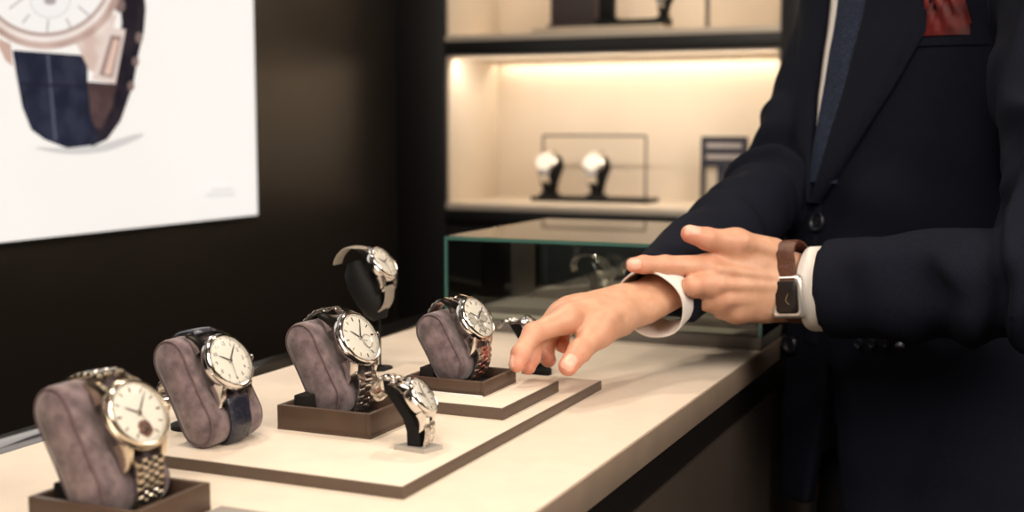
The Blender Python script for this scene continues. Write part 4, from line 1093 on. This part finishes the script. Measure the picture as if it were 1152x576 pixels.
b = BM()
for x0, y0, a_, l_ in ((0, -.003, 65, .008), (0, -.003, -50, .006)):
    Mx = Matrix.Translation((x0, y0, .0068)) @ Matrix.Rotation(R(a_), 4, 'Z'); box(b, 0, l_, -.0003, .0003, 0, .0002, mtx=Mx)
obj('hands', b, M['gold'], dl)
b = BM(); lathe(b, [(0, 0), (.0018, 0), (.0020, .0008), (.0020, .0022), (0, .0026)], 16, Matrix.Translation((-.0163, -.001, .0015)) @ Matrix.Rotation(R(-90), 4, 'Y')); obj('crown', b, M['steel'], ww)
# strap: hugging ring around the wrist, found by casting onto the skin
wcen = at(890, 320, 1.385)
b = BM(); rings = []
n = 56
WI = WM.inverted()
# exclude the piece of ring under the case
base_c = wcen + xx * ((wc - wcen).dot(xx))
for k in range(n + 1):
    a_ = 2 * math.pi * k / n + math.pi / 2
    dr = (nrm * math.sin(a_) + yy * math.cos(a_)).normalized(); rings.append([])
    for xo in (-.0100, -.0092, 0, .0092, .0100):
        h_ = hb.ray_cast(base_c + xx * xo + dr * .09, -dr, .1); rad = (h_[0] - base_c - xx * xo).length if h_[0] is not None else .03
        rings[-1].append((rad, dr, xo))
RADS = [max(q[0] for q in rg) for rg in rings]
RADS = [sum(RADS[(k + j) % n] for j in range(-3, 4)) / 7 for k in range(n)] + [0]; RADS[-1] = RADS[0]
for k in range(n + 1):
    if min(k, n - k) < 7: RADS[k] -= .0065
RR = []
for k in range(n + 1):
    dr = rings[k][0][1]; rad = RADS[k]
    RR.append([WI @ (base_c + dr * (rad + o_) + xx * x_) for x_, o_ in ((-.0100, .0006), (-.0096, .0028), (-.006, .0034), (.006, .0034), (.0096, .0028), (.0100, .0006))])
loft(b, RR, True, False); obj('strap', b, M['brown_strap'], ww, angle=50)
# ------------------------------------------------------------------ groups of repeats
for o in bpy.data.objects:
    if o.parent or 'label' not in o: continue
    for pre, g in (('watch_cushion', 'suede watch cushions on the counter'), ('cushion_box', 'brown cushion boxes on the counter'), ('watch_bust', 'pale watches in the niches')):
        if o.name.startswith(pre): o['group'] = g
    if o.name.startswith('wristwatch') and 'hand' != o['label'][-4:]: o['group'] = 'watches inside the glass case' if 'glass case' in o['label'] else 'watches displayed on the counter'
    if o.name.startswith('watch_stand'): o['group'] = 'small black watch stands'
# ------------------------------------------------------------------ camera, light, world
cd = bpy.data.cameras.new('camera'); co = bpy.data.objects.new('camera', cd); COL.objects.link(co); SC.camera = co
cd.sensor_width = 36; cd.sensor_fit = 'HORIZONTAL'; cd.lens = 36 * FPX / 1152
co.matrix_world = Matrix.Translation(CAM) @ Matrix((CR, CU, -CF)).transposed().to_4x4()
cd.clip_start = .02; cd.dof.use_dof = True; cd.dof.focus_distance = 1.17; cd.dof.aperture_fstop = 4.2; cd.dof.aperture_blades = 0
w = bpy.data.worlds.new('world'); SC.world = w; w.use_nodes = True
w.node_tree.nodes['Background'].inputs[0].default_value = (.9, .85, .8, 1); w.node_tree.nodes['Background'].inputs[1].default_value = .05
def area(name, loc, tgt, sx, sy, power, col, spread=None):
    l = bpy.data.lights.new(name, 'AREA'); l.shape = 'RECTANGLE'; l.size = sx; l.size_y = sy; l.energy = power; l.color = col
    if spread: l.spread = R(spread)
    o = bpy.data.objects.new(name, l); COL.objects.link(o); o.location = loc
    o.rotation_euler = (Vector(tgt) - Vector(loc)).to_track_quat('-Z', 'Y').to_euler(); return o
def spot(name, loc, tgt, power, col, ang, blend=.6, rad=.04):
    l = bpy.data.lights.new(name, 'SPOT'); l.energy = power; l.color = col; l.spot_size = R(ang); l.spot_blend = blend; l.shadow_soft_size = rad
    o = bpy.data.objects.new(name, l); COL.objects.link(o); o.location = loc
    o.rotation_euler = (Vector(tgt) - Vector(loc)).to_track_quat('-Z', 'Y').to_euler(); return o
WARM = (1, .85, .68)
spot('ceiling_spot_light', (-.95, .75, 2.62), (-.62, .95, .94), 42, WARM, 50, .7, .06)
spot('ceiling_spot_light', (-.95, 1.75, 2.62), (-.50, 1.30, .94), 41, WARM, 55, .7, .06)
spot('ceiling_spot_light', (-.2, .0, 2.62), (-.50, 1.05, .94), 38, WARM, 50, .7, .08)
area('area_fill_light', (-.2, -.7, 2.3), (-.3, 1.4, 1.0), 1.2, .8, 25, (1, .87, .74))  # added front fill near the camera for the man and his hands
area('area_fill_light', (1.15, .35, 2.1), (-.5, 1.0, 1.0), .9, .9, 36, (1, .87, .74))  # added soft light from the right to brighten the watch dials
area('area_fill_light', (.3, 2.3, 2.6), (-.2, 1.5, 1.0), .8, .5, 14, (1, .86, .70))  # unseen soft light overhead, behind the man
for (x0, x1) in ((XL, XR), (-.55, .35)):
    for zt in (1.380, 1.834):
        area('niche_fill', ((x0 + x1) / 2, SY + .035, zt), ((x0 + x1) / 2, NB + .05, zt - .30), (x1 - x0) * .95, .02, 2.7, (1, .88, .73))  # extra hidden lamps added to lift the overall niche brightness
SC.view_settings.view_transform = 'Standard'; SC.view_settings.look = 'None'; SC.view_settings.exposure = 0
SC.cycles.use_denoising = True
SC.cycles.caustics_reflective = False; SC.cycles.caustics_refractive = False; SC.cycles.max_bounces = 8; SC.cycles.transparent_max_bounces = 16; SC.cycles.sample_clamp_indirect = 4
